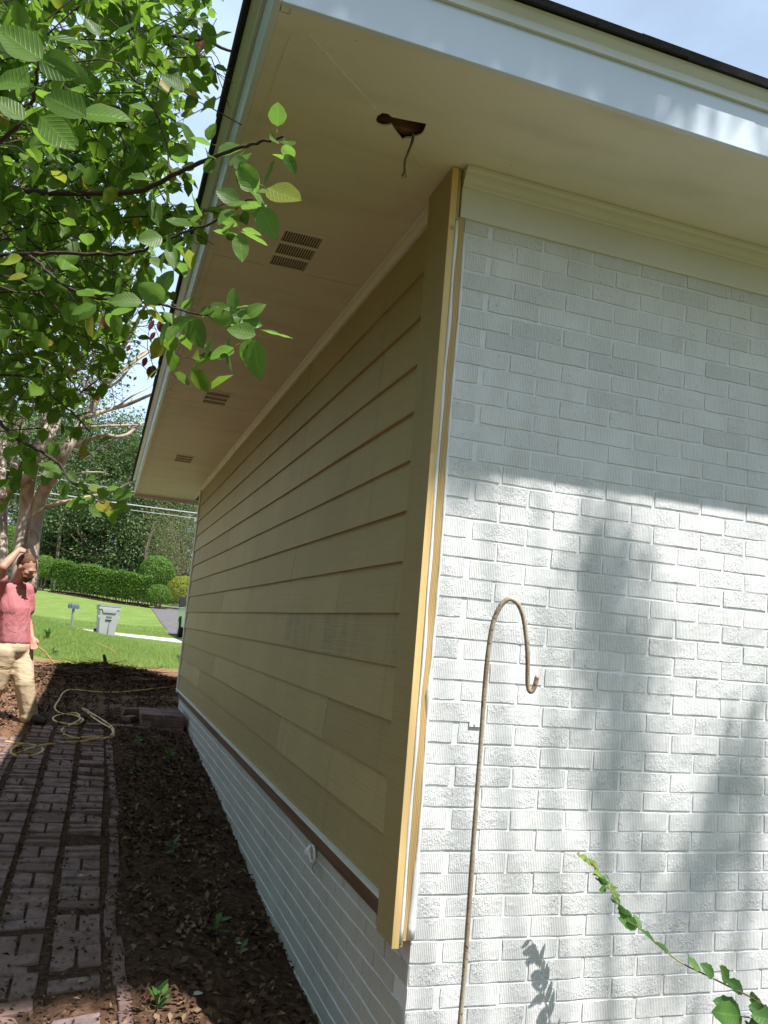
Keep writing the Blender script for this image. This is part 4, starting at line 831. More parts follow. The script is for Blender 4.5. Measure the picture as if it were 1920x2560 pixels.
for q in range(46):
    p = Vector(ha).lerp(Vector(hb_), (q+.5)/46)+Vector((0, random.uniform(-.3, .3), 0)); p.z = g1(p.x, p.y); p -= hd.location; mb.tube([p, p+Vector((random.uniform(-.1, .1), 0, .5)), p+Vector((random.uniform(-.25, .25), 0, 1.2))], [.03, .025, .012], 5)
mb.obj('hedge_stems', M_BARK, hd, kind='stuff')
n = 9000; t = rng.random(n); P = np.array(ha)[None]*(1-t[:, None])+np.array(hb_)[None]*t[:, None]; P[:, 0] += .0; P[:, 1] += rng.uniform(-1.0, .8, n); P[:, 2] = gz(P[:, :2])+.03; leafcloud('hedge_bed_mulch', P, rng.uniform(.05, .12, n), M_LITTER, 1.5, lv=rng.random(n)*.8)
# ------------------------------------------------------------------ lawn grass
n = 190000; d_ = 12+22*rng.random(n)**1.1; a = rng.uniform(-.03, 1, n); X = np.array([at(-60, 1540, 1)[i] for i in range(2)])-np.array(CAM)[:2]; Y_ = np.array([at(500, 1540, 1)[i] for i in range(2)])-np.array(CAM)[:2]
P = np.array(CAM)[None, :2]+(X[None]*(1-a[:, None])+Y_[None]*a[:, None])*d_[:, None]; x, y = P[:, 0], P[:, 1]
ge = np.where(x < -2, 12.3+(x+2)*1.2, 12.3)+.35*vn(x, y, 1.4, 3); st1 = 23.4-.338*x; ok = (y > ge) & ~((y > 22.95-.3395*x-.05) & (y < 27.35-.3395*x+.05)); ok &= ~((x > 1.5) & (y > 28))
P = P[ok]; n = len(P); z = gz(P); hgt = rng.uniform(.025, .06, n)*(1+.5*(P[:, 1] < 16)); wd_ = .0035+.00022*P[:, 1]; th = rng.uniform(0, 6.28, n); ln = rng.normal(size=(n, 2))*hgt[:, None]*.45
V = np.empty((n, 3, 3)); V[:, 0, 0] = P[:, 0]-wd_*np.cos(th); V[:, 0, 1] = P[:, 1]-wd_*np.sin(th); V[:, 1, 0] = P[:, 0]+wd_*np.cos(th); V[:, 1, 1] = P[:, 1]+wd_*np.sin(th); V[:, 0, 2] = V[:, 1, 2] = z-.005
V[:, 2, :2] = P+ln; V[:, 2, 2] = z+hgt
ob('lawn_grass', mesh_np('lawn_grass', V.reshape(-1, 3), np.arange(3*n).reshape(-1, 3), L_GRASS, False, {'lv': np.repeat(np.clip(rng.random(n)*.6+.35*vn(P[:, 0], P[:, 1], .5), 0, .94), 3)}), kind='stuff')
# ------------------------------------------------------------------ crape myrtle
def pxl(pts, d): return [at(a, b, d if len(q) < 1 else q[0]) for a, b, *q in pts]
cb_ = at(55, 1470, 11.3); cm = empty('crape_myrtle', (cb_.x, cb_.y, g1(cb_.x, cb_.y)), 'crape myrtle with several smooth mottled trunks behind the man', 'tree'); c0 = Vector(cm.location)
mb = MB(); D = 11.2
limbs = [([(52, 1480), (55, 1368), (65, 1290), (68, 1235), (76, 1187), (92, 1140), (112, 1085), (122, 1030), (118, 960), (112, 880), (118, 780), (105, 640)], [.13, .115, .10, .095, .085, .075, .065, .06, .05, .045, .035, .02]),
         ([(72, 1480), (80, 1368), (92, 1290), (106, 1235), (132, 1187), (156, 1140), (180, 1100), (208, 1055), (248, 985), (285, 905), (330, 830), (365, 760)], [.10, .095, .09, .088, .08, .075, .068, .06, .05, .04, .03, .018]),
         ([(-5, 1480), (2, 1380), (2, 1300), (8, 1245), (25, 1222), (60, 1200), (85, 1160), (100, 1120), (130, 1085), (150, 1040), (165, 960)], [.10, .09, .085, .085, .075, .065, .055, .045, .04, .03, .02]),
         ([(6, 1250), (2, 1190), (8, 1120), (0, 1040), (-20, 950)], [.07, .06, .05, .04, .03]), ([(40, 1215), (35, 1160), (42, 1100), (30, 1000), (35, 880)], [.05, .05, .045, .035, .02]),
         ([(84, 1289), (120, 1265), (169, 1253), (211, 1244), (256, 1235), (289, 1226), (319, 1211), (340, 1202), (348, 1199)], [.026, .026, .024, .023, .021, .019, .016, .013, .008]),
         ([(96, 1190), (151, 1187), (211, 1181), (256, 1181), (273, 1187)], [.018, .015, .012, .01, .006]),
         ([(163, 1130), (211, 1105), (259, 1087), (289, 1092), (320, 1085), (350, 1060), (368, 1056), (376, 1053)], [.035, .032, .028, .024, .022, .02, .017, .01]),
         ([(200, 1070), (265, 1065), (330, 1063), (378, 1065)], [.02, .018, .014, .010]), ([(215, 1045), (271, 1024), (316, 1012), (362, 993), (380, 985), (392, 975)], [.032, .03, .028, .022, .018, .01]),
         ([(270, 955), (320, 915), (370, 880), (400, 858), (418, 842)], [.028, .024, .020, .014, .008]), ([(255, 975), (300, 950), (345, 890), (380, 872), (400, 860)], [.022, .018, .014, .012, .006]), ([(290, 1018), (330, 990), (365, 972), (380, 962)], [.014, .012, .01, .006]), ([(240, 1000), (290, 900), (300, 820), (330, 740)], [.03, .024, .018, .01])]
for L, r_ in limbs:
    pts = smooth_path([at(a, b, D+.25*math.sin(i+len(L))) for i, (a, b) in enumerate(L)], 4); rr = list(np.interp(np.linspace(0, 1, len(pts)), np.linspace(0, 1, len(r_)), r_)); MB().tube([p-c0 for p in pts], rr, 10).obj('trunk' if r_[0] > .06 else 'limb', M_CRAPE, cm, smooth=True)
pts_ = []; 
for q in range(150):
    if q < 100: px, py = random.uniform(-260, 300), random.uniform(380, 1080)
    else: px, py = random.uniform(180, 480), random.uniform(560, 1120)
    if 300 < px < 440 and 690 < py < 960 and random.random() < .85: continue
    if px > 200 and py > 1020 and random.random() < .5: continue
    p = at(px, py, random.uniform(9.8, 13.5))
    if p.x < -1.25: pts_.append(p)
P = []; tb = MB()
for p in pts_:
    m_ = 90; g = rng.normal(size=(m_, 3))*np.array([.34, .34, .26]); P.append(np.array(p)[None]+g)
    for _ in range(5):
        e = p+Vector(rng.normal(size=3))*.38; tb.tube([p-c0+Vector((-.1, 0, -.3)), (p+e)/2-c0, e-c0], [.010, .006, .003], 4, False)
P = np.concatenate(P); P = P[~((P[:, 0] > -1.0) & (P[:, 1] < 9.7))]; hh_ = P[:, 2]-.9; sx_, sy_ = P[:, 0]-.245*hh_, P[:, 1]+.513*hh_; P = P[~((sx_ > -2.6+.1*(sy_-12)) & (sy_ > 11) & (sy_ < 21) & (rng.random(len(P)) < .93))]; leafcloud('myrtle_leaves', P, rng.uniform(.05, .085, len(P)), L_CRAPE, .4, cm, rng.random(len(P))*.94, loc=tuple(c0)); tb.obj('myrtle_twigs', M_BARK, cm, kind='stuff')
for px, py, d, n_l, lab in ((), ) if False else (): pass
# ------------------------------------------------------------------ pear tree reaching in from the left
pb = Vector((-4.9, 1.3, 0)); pb.z = g1(pb.x, pb.y); pt = empty('pear_tree', pb, 'leafy pear tree whose branches reach in from the left towards the eave', 'tree')
forkp = pb+Vector((.35, .1, 1.9)); MB().tube([Vector((0, 0, -.2)), Vector((.1, .05, .9)), forkp-pb, forkp-pb+Vector((.1, .1, 1.6)), forkp-pb+Vector((.0, .3, 3.2))], [.14, .12, .10, .07, .03], 10).obj('trunk', M_BARK, pt, smooth=True)
br = [([(-420, 520, 3.3), (-150, 470, 2.9), (0, 468, 2.6), (90, 480, 2.5), (180, 484, 2.4), (330, 480, 2.3), (400, 455, 2.2), (480, 415, 2.1), (560, 384, 2.0), (620, 364, 1.95), (672, 352, 1.9), (708, 341, 1.85)], .022, .004),
      ([(-420, 700, 3.3), (-120, 650, 2.6), (0, 638, 2.35), (72, 634, 2.3), (170, 634, 2.2), (300, 636, 2.1), (360, 625, 2.0), (415, 600, 1.95), (480, 575, 1.9), (540, 552, 1.8), (590, 520, 1.72), (632, 496, 1.65)], .013, .0025),
      ([(66, 633, 2.3), (95, 655, 2.25), (125, 687, 2.2), (178, 724, 2.1), (260, 748, 2.0), (330, 755, 1.9), (386, 759, 1.85), (458, 777, 1.78), (516, 790, 1.7), (560, 812, 1.62), (636, 838, 1.55)], .009, .002),
      ([(-420, 60, 3.4), (-100, 30, 3.1), (20, 58, 3.0), (190, 20, 3.1), (330, 68, 3.1), (440, 92, 3.1), (520, 106, 3.1), (590, 133, 3.1)], .026, .008),
      ([(-300, 900, 3.2), (-60, 1010, 2.7), (0, 1058, 2.5), (45, 1098, 2.45), (90, 1123, 2.4), (142, 1154, 2.35), (169, 1193, 2.3), (205, 1223, 2.28), (240, 1243, 2.26), (262, 1256, 2.25)], .012, .003),
      ([(-200, 520, 2.2), (0, 358, 1.8), (60, 290, 1.7), (84, 245, 1.65), (96, 165, 1.6), (110, 120, 1.6)], .010, .004),
      ([(-300, 220, 3.6), (30, 160, 3.6), (180, 120, 3.5), (300, 200, 3.5), (370, 330, 3.5)], .016, .004), ([(300, 20, 3.3), (350, 150, 3.4), (410, 260, 3.4), (470, 420, 3.4)], .008, .003),
      ([(150, 60, 3.8), (230, 230, 3.8), (330, 310, 3.8), (420, 420, 3.7)], .009, .003), ([(-200, 800, 3.5), (40, 790, 3.4), (160, 830, 3.3), (240, 880, 3.2), (300, 880, 3.2)], .012, .003),
      ([(360, 270, 3.3), (420, 140, 3.2), (480, 150, 3.2), (530, 130, 3.2), (585, 235, 3.1)], .006, .002), ([(395, 130, 3.2), (470, 60, 3.1), (500, 10, 3.1)], .006, .002), ([(180, 484, 2.4), (178, 400, 2.4), (175, 330, 2.4)], .005, .002), ([(425, 430, 2.2), (415, 360, 2.3), (395, 290, 2.3), (392, 230, 2.4)], .005, .002), ([(265, 470, 2.35), (300, 420, 2.4), (320, 350, 2.5), (340, 280, 2.5)], .005, .002),
      ([(-100, 940, 2.9), (60, 940, 2.8), (130, 990, 2.7), (190, 1040, 2.6), (230, 1090, 2.6)], .009, .003), ([(436, 800, 2.0), (437, 868, 2.0), (455, 890, 2.0), (495, 901, 2.0)], .003, .0012)]
BR = []
for L, r0, r1 in br:
    pts = smooth_path([at(*q) for q in L], 5); pts = [p+Vector((random.uniform(-1, 1), random.uniform(-1, 1), random.uniform(-1, 1)))*.0025 for p in pts]; BR.append(pts)
    pp = ([forkp]+pts) if L[0][0] < -250 else pts
    MB().tube([p-pb for p in pp], list(np.linspace(r0*.55, r1*.6, len(pp))), 7).obj('branch', M_BARKD, pt, smooth=True)
NL = [leaf_mesh(100+i, random.Random(i).uniform(.58, .74), L_NEARO) for i in range(8)]
cnt = 0
def pleaf(px, py, qx, qy, d, dd=0., nrm=None, me=None):
    global cnt
    a, b = at(px, py, d), at(qx, qy, d+dd); nv = nrm or (random.uniform(-.5, .5)-fw.x, random.uniform(-.5, .5)-fw.y, random.uniform(-.2, .8)); put_leaf(me or random.choice(NL), a, b-a, nv, (b-a).length*.97, pt); cnt += 1
face = (-.5, -.8, .1)
for q in [(612, 432, 586, 381, 1.6), (640, 470, 597, 408, 1.6, 0, (-.3, -.9, -.2)), (632, 480, 590, 425, 1.62), (668, 470, 758, 514, 1.6, -.02, (-.2, -.9, .2)), (626, 477, 668, 523, 1.6, 0, (.6, -.7, .2)), (642, 478, 684, 484, 1.62), (652, 520, 690, 600, 1.6, 0, face), (640, 525, 660, 562, 1.62, .02), (622, 508, 566, 512, 1.66), (600, 505, 538, 478, 1.7, 0, face), (655, 530, 700, 575, 1.63, .03),
          (586, 774, 578, 715, 1.58, 0, face), (590, 772, 622, 760, 1.58, .02), (586, 801, 520, 789, 1.6, 0, (-.2, -.9, -.3)), (592, 780, 636, 798, 1.6), (640, 838, 563, 820, 1.55, 0, (-.4, -.85, .2)), (606, 800, 660, 812, 1.6, .01), (650, 824, 731, 856, 1.56, 0, (.1, -.5, .9)), (628, 848, 610, 906, 1.58, 0, face), (634, 848, 646, 952, 1.56, 0, (-.6, -.7, 0)), (474, 790, 505, 872, 1.75, 0, face), (468, 792, 425, 842, 1.75, 0, face), (500, 786, 545, 762, 1.7), (520, 788, 575, 770, 1.7, .03),
          (106, 150, -6, 78, 1.25, 0, (-.3, -.9, .3)), (120, 92, 242, 132, 1.3, .02, (.0, -.8, .6)), (98, 150, 200, 190, 1.35), (216, 292, 100, 225, 1.2, 0, (-.2, -.95, .1)), (100, 290, 190, 378, 1.3, 0, face), (60, 300, -20, 250, 1.35), (180, 340, 195, 365, 1.4), (75, 215, -30, 190, 1.3, .03), (285, 95, 345, 60, 1.8), (350, 215, 260, 200, 1.8, 0, (0, -.6, .8)), (460, 228, 400, 190, 1.9), (250, 90, 210, 50, 1.9), (325, 262, 388, 285, 1.7, 0, (.3, -.9, .3)), (200, 285, 330, 285, 2.0)]: pleaf(*q)
q = [at(700, 343, 1.86), at(712, 334, 1.85)]
# leaves on the branches
def mask(px, py):
    if py < -700 or py > 1260: return 0
    xb = np.interp(py, [-700, -100, 0, 200, 350, 450, 600, 700, 800, 900, 1000, 1100, 1200, 1250], [500, 560, 520, 520, 555, 530, 490, 430, 330, 280, 270, 290, 240, 20])
    w_ = np.interp(py, [0, 700, 850, 950, 1050, 1120, 1200, 1250], [1, 1, .85, .6, .28, .15, .07, 0])
    if px > xb: return 0
    if px > xb-110: w_ *= .45
    return w_
def bad(p):
    if p.x > -.93 and p.z > 2.9 and p.y > -.9: return True
    h = p.z-.4; sx, sy = p.x-.245*h, p.y+.513*h
    return (-2.8 < sx < -1.45) and (4.2 < sy < 9)
tw_ = MB(); LP = []; LT = []; LS = []
for pts in BR:                                                       # along the branches
    for i in range(0, len(pts), 2):
        if random.random() < .25: continue
        p = pts[i]
        for _ in range(random.choice((1, 2, 2, 3))):
            d = Vector(rng.normal(size=3))+Vector((.3, 0, -.5)); d.normalize(); s = random.uniform(.045, .07)
            if bad(p+d*.06): continue
            q2 = p+d*random.uniform(.02, .06); 
            if cnt < 215: put_leaf(random.choice(NL), q2, d, Vector(rng.normal(size=3))*.6+Vector((-.2, -.5, .6)), s, pt); cnt += 1
            else: LP.append(q2+d*s*.5); LT.append(d); LS.append(s)
tries = 0; nt_ = 0
while nt_ < 1080 and tries < 40000:
    tries += 1
    if random.random() < .82: px, py, d = random.uniform(-80, 600), random.uniform(-120, 1255), 2.3+3.6*random.random()
    else: px, py, d = random.uniform(-900, 400), random.uniform(-1100, 900), random.uniform(2.6, 6)
    inside = mask(px, py) if px > -100 and py > -150 else .8
    if random.random() > inside: continue
    p = at(px, py, d)
    if bad(p) or p.z > 6.5: continue
    nt_ += 1; dr = Vector((random.uniform(-.4, 1), random.uniform(-.8, .8), random.uniform(-.7, .5))).normalized(); L = random.uniform(.15, .36)
    pts = [p-dr*L*.5, p+Vector(rng.normal(size=3))*.02, p+dr*L*.5+Vector((0, 0, -.03))]; tw_.tube([a-pb for a in pts], [.0022, .0018, .001], 4, False)
    if random.random() < .3: e = p-dr*L*.5; w1 = e+Vector((-.12, random.uniform(-.1, .1), random.uniform(-.08, .12))); tw_.tube([a-pb for a in smooth_path([e, w1, w1+Vector((-.14, random.uniform(-.12, .12), random.uniform(-.16, .06)))], 3)], .0024, 4, False)
    for k in range(random.randint(6, 10)):
        t = k/9-.45+random.uniform(-.05, .05); b0 = p+dr*L*t; dd = (dr*.5+Vector(rng.normal(size=3))*.8+Vector((0, 0, -.45))).normalized(); s = random.uniform(.045, .076)
        if bad(b0): continue
        if cnt < 300 and d < 3.1 and px > -60 and py > -60 and random.random() < .6: put_leaf(random.choice(NL), b0, dd, Vector(rng.normal(size=3))*.6+Vector((-.2, -.5, .6)), s, pt); cnt += 1
        else: LP.append(b0+dd*s*.6); LT.append(dd); LS.append(s)
k_ = 0
while k_ < 1100:  # extra pear leaves added only out of view, to block sky light
    p = Vector((random.uniform(-6.8, -2.0), random.uniform(-4.2, 3.0), random.uniform(2.3, 6.6))); r_ = p-CAM; dz = r_.dot(fw)
    if dz > .2 and -700 < r_.dot(R2)/dz*F < 1300 and abs(r_.dot(U2)/dz*F) < 1350: 
        k_ += .25; continue
    if bad(p): k_ += .2; continue
    k_ += 1; dr = Vector(rng.normal(size=3)).normalized(); tw_.tube([p-dr*.18-pb, p-pb, p+dr*.18-pb], [.0035, .0025, .0012], 4, False)
    for q in range(11):
        dd = Vector(rng.normal(size=3)).normalized(); LP.append(p+dr*random.uniform(-.2, .2)+dd*.07); LT.append(dd); LS.append(random.uniform(.05, .085))
leafcloud('foliage', np.array(LP), np.array(LS), L_NEAR, .35, pt, asp=.66, oval=True, tips=np.array(LT), loc=tuple(pb), lv=rng.random(len(LP))*.99)
tw_.obj('twigs', M_BARKD, pt, kind='stuff')
DM = simple('dead_leaf', (.13, .035, .022), .7, .4, 30, 60, .3); DLm = [leaf_mesh(400+i, .6, DM) for i in range(3)]
for px, py, qx, qy, d in [(366, 893, 358, 918, 2.1), (378, 915, 372, 945, 2.1), (382, 912, 388, 938, 2.1), (380, 918, 366, 935, 2.1), (385, 915, 380, 948, 2.1), (388, 830, 375, 852, 2.2), (400, 800, 405, 835, 2.2), (385, 800, 372, 828, 2.3), (260, 790, 258, 818, 2.2), (268, 800, 262, 826, 2.2), (300, 775, 292, 790, 2.3), (325, 862, 318, 880, 2.3), (215, 765, 208, 780, 2.3), (510, 100, 500, 130, 2.9), (515, 105, 520, 135, 2.9), (498, 105, 490, 118, 2.9)]: pleaf(px, py, qx, qy, d, 0, None, random.choice(DLm))
MB().tube([p-pb for p in smooth_path([at(386, 770, 2.1), at(372, 830, 2.1), at(369, 870, 2.1), at(378, 900, 2.1), at(383, 915, 2.1)])], .0012, 4).obj('dead_twig', M_BARKD, pt)
# ------------------------------------------------------------------ tree behind the camera that dapples the wall
def wallp(px, py, y=0.): return ypl(px, py, y)
tg = [(1500, 1400, .10, 1.0), (1480, 1480, .12, 1.1), (1530, 1500, .11, .9), (1500, 1580, .12, 1.1), (1560, 1620, .12, 1), (1520, 1700, .12, 1.1), (1580, 1760, .10, .9), (1540, 1840, .11, .9), (1560, 1930, .09, .8), (1520, 2030, .09, .7),
      (1840, 1900, .10, .9), (1810, 1980, .11, .9), (1850, 2060, .11, 1), (1790, 2120, .12, .9), (1740, 2200, .12, .8), (1860, 2180, .11, .8), (1700, 2300, .10, .7), (1600, 2150, .10, .6), (1720, 2420, .1, .5)]
tc = []
for px, py, r_, dn in tg: tc.append((wallp(px, py)+SUN*(8.6+.8*math.sin(px)), r_, dn))
for x in np.arange(-1.0, .95, .07): tc.append((Vector((x+.03*math.sin(x*30), YF-.02, 3.40+.02*math.sin(x*17)))+SUN*(6.0+.5*math.sin(x*9)), .085, 2.6 if x < .5 else .2))
for px, py in ((30, 2450), (120, 2460)): q = hit(px, py); tc.append((q+SUN*(8.8+math.sin(px)), .20, 1.1))
for q in range(70): tc.append((Vector((random.uniform(3.4, 7), random.uniform(-9, -5.5), random.uniform(6.0, 8.5))), .35, .8))
tc = [c for c in tc]; base = Vector((4.6, -6.4, g1(4.6, -6.4))); stt = empty('shade_tree', base, 'tall tree standing behind the photographer that dapples the white brick', 'tree')
P = []
for c, r_, dn in tc: m_ = max(3, int(110*dn*(r_/.12)**1.3)) if r_ < .3 else 60; g = rng.normal(size=(m_, 3))*r_*.62; P.append(np.array(c)[None]+g)
P = np.concatenate(P); 
leafcloud('foliage', P, rng.uniform(.035, .055, len(P)), L_NEAR, .2, stt, lv=rng.random(len(P))*.9, oval=True, loc=tuple(base))
mb = MB(); top = Vector((-.9, 1.2, 6.2)); mb.tube([(0, 0, -.3), (-.2, .2, 3), tuple(top), (-1.2, 1.6, 9)], [.26, .21, .16, .06], 10)
for i, (c, r_, dn) in enumerate(tc):
    if i % 3 == 0: q = c-base; mb.tube([top*.8, (top*.8).lerp(q, .5)+Vector((0, 0, .35)), q], [.035, .018, .006], 5, False)
mb.obj('trunk', M_BARK, stt, smooth=True)

# ------------------------------------------------------------------ unseen trees added left of and behind the photographer to block sky light
for i, (x, y, z, rx, rz) in enumerate([(-9.5, -9, 3.6, 3.4, 4.2), (-8.2, -3, 3.4, 3.0, 4.4), (-8.0, 2.2, 3.2, 2.6, 3.8), (-9.5, 7, 3.6, 3.0, 3.6), (-5.5, -13.5, 4.0, 3.6, 4.2), (1, -17.5, 2.6, 4, 2.8), (7.5, -17, 2.4, 4, 2.8), (14, -12, 3, 3.8, 3.4), (-6.6, -5.5, 2.0, 2.0, 2.4), (15, -4, 3.6, 3.4, 4.2)]):
    tree('garden_tree', (x, y, g1(x, y)), (x, y, z), (rx, rx, rz), 9000, .20, L_MID, .2, ['broad tree beyond the left rear corner of the garden', 'dense tree left of the photographer', 'dense tree left of the brick path', 'tree left of the man across the path', 'tall tree behind the photographer, to the left', 'tall tree straight behind the photographer', 'tall tree behind the photographer, to the right', 'tree at the right end of the garden', 'low bushy tree close behind the photographer on the left', 'tree beyond the right end of the brick wall'][i], 45, .24, group='garden trees out of the frame', hollow=.3)
# ------------------------------------------------------------------ the man
def body_mesh(name, chains, voxel, mt, smooth_it=6, blobs=(), par=None, origin=None):
    """one continuous surface grown round tapered limbs, merged by a voxel remesh"""
    mb = MB()
    for ch in chains:
        for (a, ra), (b, rb) in zip(ch[:-1], ch[1:]):
            a, b = Vector(a), Vector(b); L = (b-a).length; n = max(2, int(L/(min(ra, rb)*.5))+1)
            for i in range(n+1):
                t = i/n; ellip(mb, a.lerp(b, t), (ra+(rb-ra)*t,)*3)
    for c, r, Mx in blobs: ellip(mb, Vector(c), r, Mx)
    me = mb.mesh(name+'_raw', mt); o = bpy.data.objects.new('tmp', me); col.objects.link(o)
    m = o.modifiers.new('r', 'REMESH'); m.mode = 'VOXEL'; m.voxel_size = voxel
    m2 = o.modifiers.new('s', 'SMOOTH'); m2.iterations = smooth_it; m2.factor = .6
    dg = bpy.context.evaluated_depsgraph_get(); me2 = bpy.data.meshes.new_from_object(o.evaluated_get(dg)); bpy.data.objects.remove(o); bpy.data.meshes.remove(me)
    me2.name = name
    if origin is not None: me2.transform(Matrix.Translation(-Vector(origin)))
    me2.materials.clear(); me2.materials.append(mt); me2.polygons.foreach_set('use_smooth', [True]*len(me2.polygons))
    return ob(name, me2, par)
def ellip(mb, c, r, Mx=None, nu=10, nv=7):
    b = len(mb.v); P = [(0, 0, -1)]+[(math.cos(2*math.pi*i/nu)*math.cos(p), math.sin(2*math.pi*i/nu)*math.cos(p), math.sin(p)) for p in [math.pi*(j/nv-.5) for j in range(1, nv)] for i in range(nu)]+[(0, 0, 1)]
    for p in P:
        q = Vector((p[0]*r[0], p[1]*r[1], p[2]*r[2])); q = (Mx @ q) if Mx else q; mb.v.append(tuple(c+q))
    for i in range(nu): mb.f.append((b, b+1+(i+1) % nu, b+1+i))
    for j in range(nv-2):
        for i in range(nu): a = b+1+j*nu+i; c2 = b+1+j*nu+(i+1) % nu; mb.f.append((a, c2, c2+nu, a+nu))
    l = b+1+(nv-2)*nu; e = len(mb.v)-1
    for i in range(nu): mb.f.append((l+i, l+(i+1) % nu, e))
DM_ = (hit(72, 1806)-CAM).dot(fw)
def pm(x, y, d=0.): return at(x, y, DM_+d)
feet = pm(70, 1806); go = Vector((feet.x, feet.y, g1(feet.x, feet.y))); man = empty('person', go, 'bearded man in faded red T-shirt and khaki trousers walking with one hand on his head', 'person')
dzz = go.z-feet.z                       # settle him on the ground
def pm(x, y, d=0.): return at(x, y, DM_+d)+Vector((0, 0, dzz))
skin = simple('tanned_skin', (.50, .27, .19), .5, .08, 20, 80, .08, .4); shirt = None
sh = NM('faded_red_cotton', .85, .2); Wp = sh.world(); fold = sh.noise(5, sh.map((1.6, 1.6, .8), Wp), 4, .6, 1.2)
sh.color(sh.mix(sh.fac(sh.noise(3, Wp, 3), .35, .7), (.52, .17, .19), (.60, .24, .25))); sh.bump(fold, .55, .04); shirt = sh.m
kh = NM('khaki_cotton', .85, .2); Wp = kh.world(); fold = kh.noise(5, kh.map((.7, .7, 1.6), Wp), 3, .5, 1.)
kh.color(kh.mix(kh.fac(kh.noise(3, Wp, 3), .35, .7), (.50, .39, .25), (.60, .48, .33))); kh.bump(fold, .5, .04); khaki = kh.m
hairm = simple('short_brown_hair', (.13, .055, .03), .7, .35, 60, 140, .6); boot = simple('dark_boot_leather', (.05, .04, .032), .6, .3, 20, 60, .3)
hips = pm(34, 1622); chest = pm(28, 1505, .02); neck = pm(40, 1458, .03); head = pm(66, 1418, -.02)
sR, sL = pm(-6, 1470, -.17), pm(66, 1476, .16); eR, wR, hR = pm(8, 1418, -.30), pm(44, 1379, -.17), pm(58, 1371, -.06); eL, wL = pm(67, 1548, .20), pm(80, 1594, .10)
hipR, hipL = pm(12, 1632, -.09), pm(52, 1634, .08); kR, kL = pm(-8, 1712, -.12), pm(60, 1708, -.02); aR, aL = pm(-48, 1788, -.02), pm(72, 1782, .0)
bl = []
hd = Matrix.Rotation(rad(24), 3, Vector((0, 1, 0))) if False else None
fd = (R2*.86-fw*.28-U2*.42).normalized(); hu = (U2*.88+R2*.42).normalized(); hu = (hu-fd*hu.dot(fd)).normalized(); hs_ = fd.cross(hu)   # face direction, crown direction, side
HM = Matrix((fd, hs_, hu)).transposed()
bl += [(head+hu*.020-fd*.012, (.098, .076, .100), HM), (head-hu*.045+fd*.030, (.066, .058, .072), HM), (head-hu*.098+fd*.055, (.036, .034, .028), HM), (head-hu*.002+fd*.084, (.020, .048, .020), HM), (head-hu*.032+fd*.102, (.030, .013, .022), HM), (head-hu*.043+fd*.114, (.017, .016, .013), HM), (head-hu*.072+fd*.082, (.018, .026, .010), HM)]
bl += [(head-hu*.02+fd*.050, (.050, .054, .075), HM)]
for s_ in (-1, 1): bl += [(head-hu*.018-fd*.015+hs_*s_*.078, (.020, .010, .032), HM), (head-hu*.035+fd*.058+hs_*s_*.042, (.026, .020, .022), HM)]
def fingers(w, dirn, nrm, curl, spread=.022, k=1.):
    d, nn = Vector(dirn).normalized(), Vector(nrm); nn = (nn-d*nn.dot(d)).normalized(); sd = d.cross(nn); out = []; palm = w+d*.05; blobs = [(palm, (.046, .036, .018), Matrix((d, sd, nn)).transposed())]
    for i, L in enumerate((.072, .080, .074, .058)):
        b = w+d*.082+sd*(i-1.5)*spread*.9; p1 = b+d*L*.5+nn*L*curl*.25; p2 = p1+(d*(1-curl)+nn*curl).normalized()*L*.35; p3 = p2+(d*(1-curl*1.4)+nn*curl*1.3).normalized()*L*.25; out.append([(b-d*.02, .0105), (p1, .0095), (p2, .0088), (p3, .0072)])
    tb_ = w+d*.028-sd*.036; out.append([(w+d*.02-sd*.02, .014), (tb_+d*.012, .0125), (tb_+d*.040-sd*.012+nn*.012, .0105), (tb_+d*.062-sd*.012+nn*.024, .0085)]); return out, blobs
dR = (hR-wR).normalized(); fR, bR = fingers(wR, dR, -hu, .5); dL = (pm(85, 1616, .06)-wL).normalized(); fL, bL = fingers(wL, dL, (R2*.2-fw*.6), .45)
chains = [[(hips, .125), (pm(32, 1570, .01), .125), (chest, .145), (pm(33, 1482, .02), .115)], [(neck, .062), (pm(50, 1440, .01), .060), (head-hu*.03-fd*.02, .060)], [(sR, .062), (sL, .062)],
          [(sR, .060), (pm(0, 1443, -.26), .054), (eR, .046)], [(eR, .046), (wR.lerp(eR, .65), .045), (wR, .029), (wR+dR*.02, .026)], [(sL, .060), (pm(67, 1512, .18), .050), (eL, .042)], [(eL, .042), (wL.lerp(eL, .65), .041), (wL, .027), (wL+dL*.02, .025)],
          [(hipR, .095), (kR, .06), (aR, .045)], [(hipL, .095), (kL, .06), (aL, .045)]]+fR+fL
body_mesh('body', chains, .0085, skin, 3, bl+bR+bL, man, go)
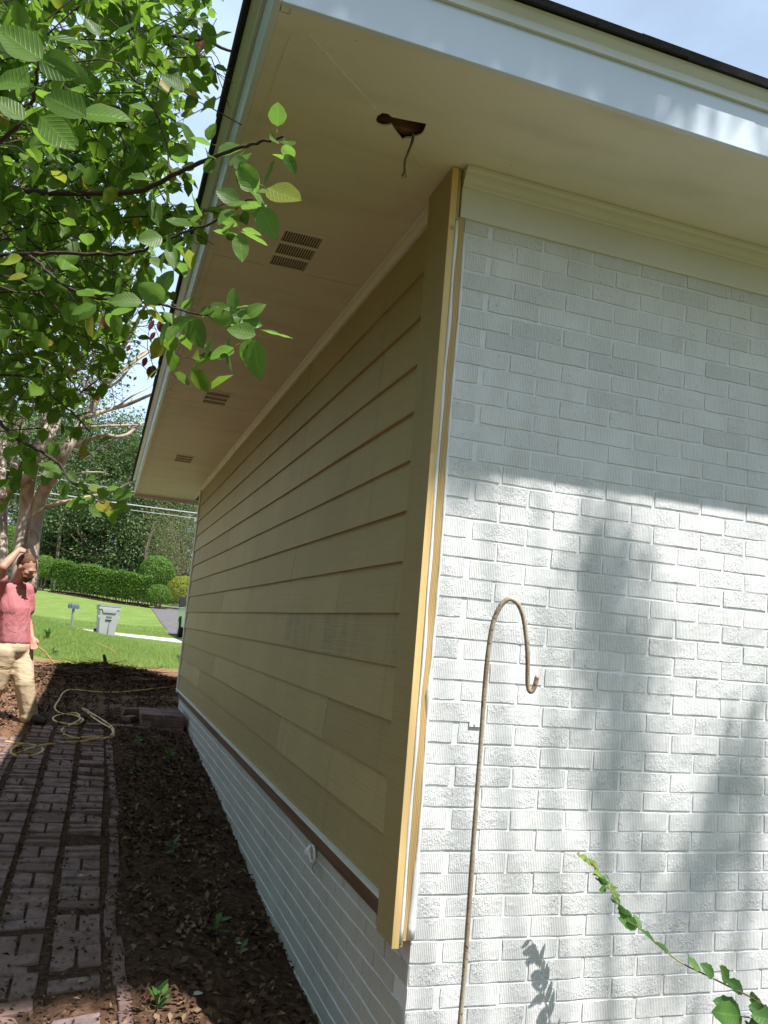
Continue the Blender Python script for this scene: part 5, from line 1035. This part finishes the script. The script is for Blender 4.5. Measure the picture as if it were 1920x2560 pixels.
# clothing: shirt with sleeves and loose hem, trousers with loose legs
fwd = (R2*.9-fw*.3); fwd.z = 0; fwd.normalize(); TM_ = Matrix((fwd, Vector((0, 0, 1)).cross(fwd), Vector((0, 0, 1)))).transposed()
sb_ = [(pm(30+.1*k, y, .02), (.105+.065*min(1, k/5), .20-.012*(k > 6), .06), TM_) for k, y in enumerate(np.linspace(1473, 1603, 15))]
body_mesh('t_shirt', [[(sR+Vector((0, 0, .0)), .078), (pm(-1, 1445, -.24), .082)], [(sL, .076), (pm(68, 1500, .18), .080), (pm(68, 1522, .19), .082)], [(neck-Vector((0, 0, .06)), .095), (neck-Vector((0, 0, .015)), .076)], [(sR, .072), (sL, .072)]], .012, shirt, 10, sb_, man, go)
body_mesh('trousers', [[(hipR, .118), (kR.lerp(hipR, .5), .108), (kR, .094), (kR.lerp(aR, .5), .090), (aR, .080)], [(hipL, .122), (kL.lerp(hipL, .5), .112), (kL, .100), (kL.lerp(aL, .5)+fwd*.0, .096), (aL, .088), (aL+Vector((0, 0, -.03)), .090)]], .013, khaki, 3, [(hips+Vector((0, 0, .015)), (.142, .172, .12), TM_)], man, go)
gzz = lambda p: g1(p.x, p.y)
for nm, a, dirs in (('boot', aL, fwd), ('boot', aR, fwd)):
    a = Vector(a); gl = gzz(a) if nm and a is aL else gzz(a); f0 = Vector((a.x, a.y, gl+.055)); body_mesh(nm, [[(a+Vector((0, 0, .02)), .055), (f0, .055)], [(f0-fwd*.05, .046), (f0+fwd*.06-Vector((0, 0, .008)), .048), (f0+fwd*.17-Vector((0, 0, .020)), .037), (f0+fwd*.20-Vector((0, 0, .024)), .030)]], .01, boot, 3, (), man, go)
hb2 = [(head+hu*.042-fd*.026, (.094, .083, .090), HM), (head+hu*.012-fd*.052, (.056, .074, .062), HM)]
body_mesh('hair', [[(head+hu*.075+fd*.035, .034), (head+hu*.085-fd*.0, .042)]], .008, hairm, 2, hb2, man, go)
body_mesh('beard', [[(head-hu*.075+fd*.075+hs_*s_*.045, .018), (head-hu*.112+fd*.062+hs_*s_*.02, .024)] for s_ in (-1, 1)]+[[(head-hu*.062+fd*.110-hs_*.022, .0085), (head-hu*.062+fd*.110+hs_*.022, .0085)], [(head-hu*.118+fd*.06, .026), (head-hu*.11+fd*.075, .022)]]+[[(head-hu*.045+fd*.03+hs_*s_*.066, .012), (head-hu*.085+fd*.058+hs_*s_*.052, .017)] for s_ in (-1, 1)], .006, hairm, 2, (), man, go)
for s_ in (-1, 1):
    MB().box(-.006, .006, -.022, .022, -.0045, .0045, Matrix.Translation(head-go+hu*.002+fd*.109+hs_*s_*.032) @ HM.to_4x4()).obj('eyebrow', hairm, man)
    e = MB(); ellip(e, head-go-hu*.018+fd*.096+hs_*s_*.031, (.009, .012, .008), HM); e.obj('eye', simple('eye', (.05, .03, .02), .2), man, smooth=True)
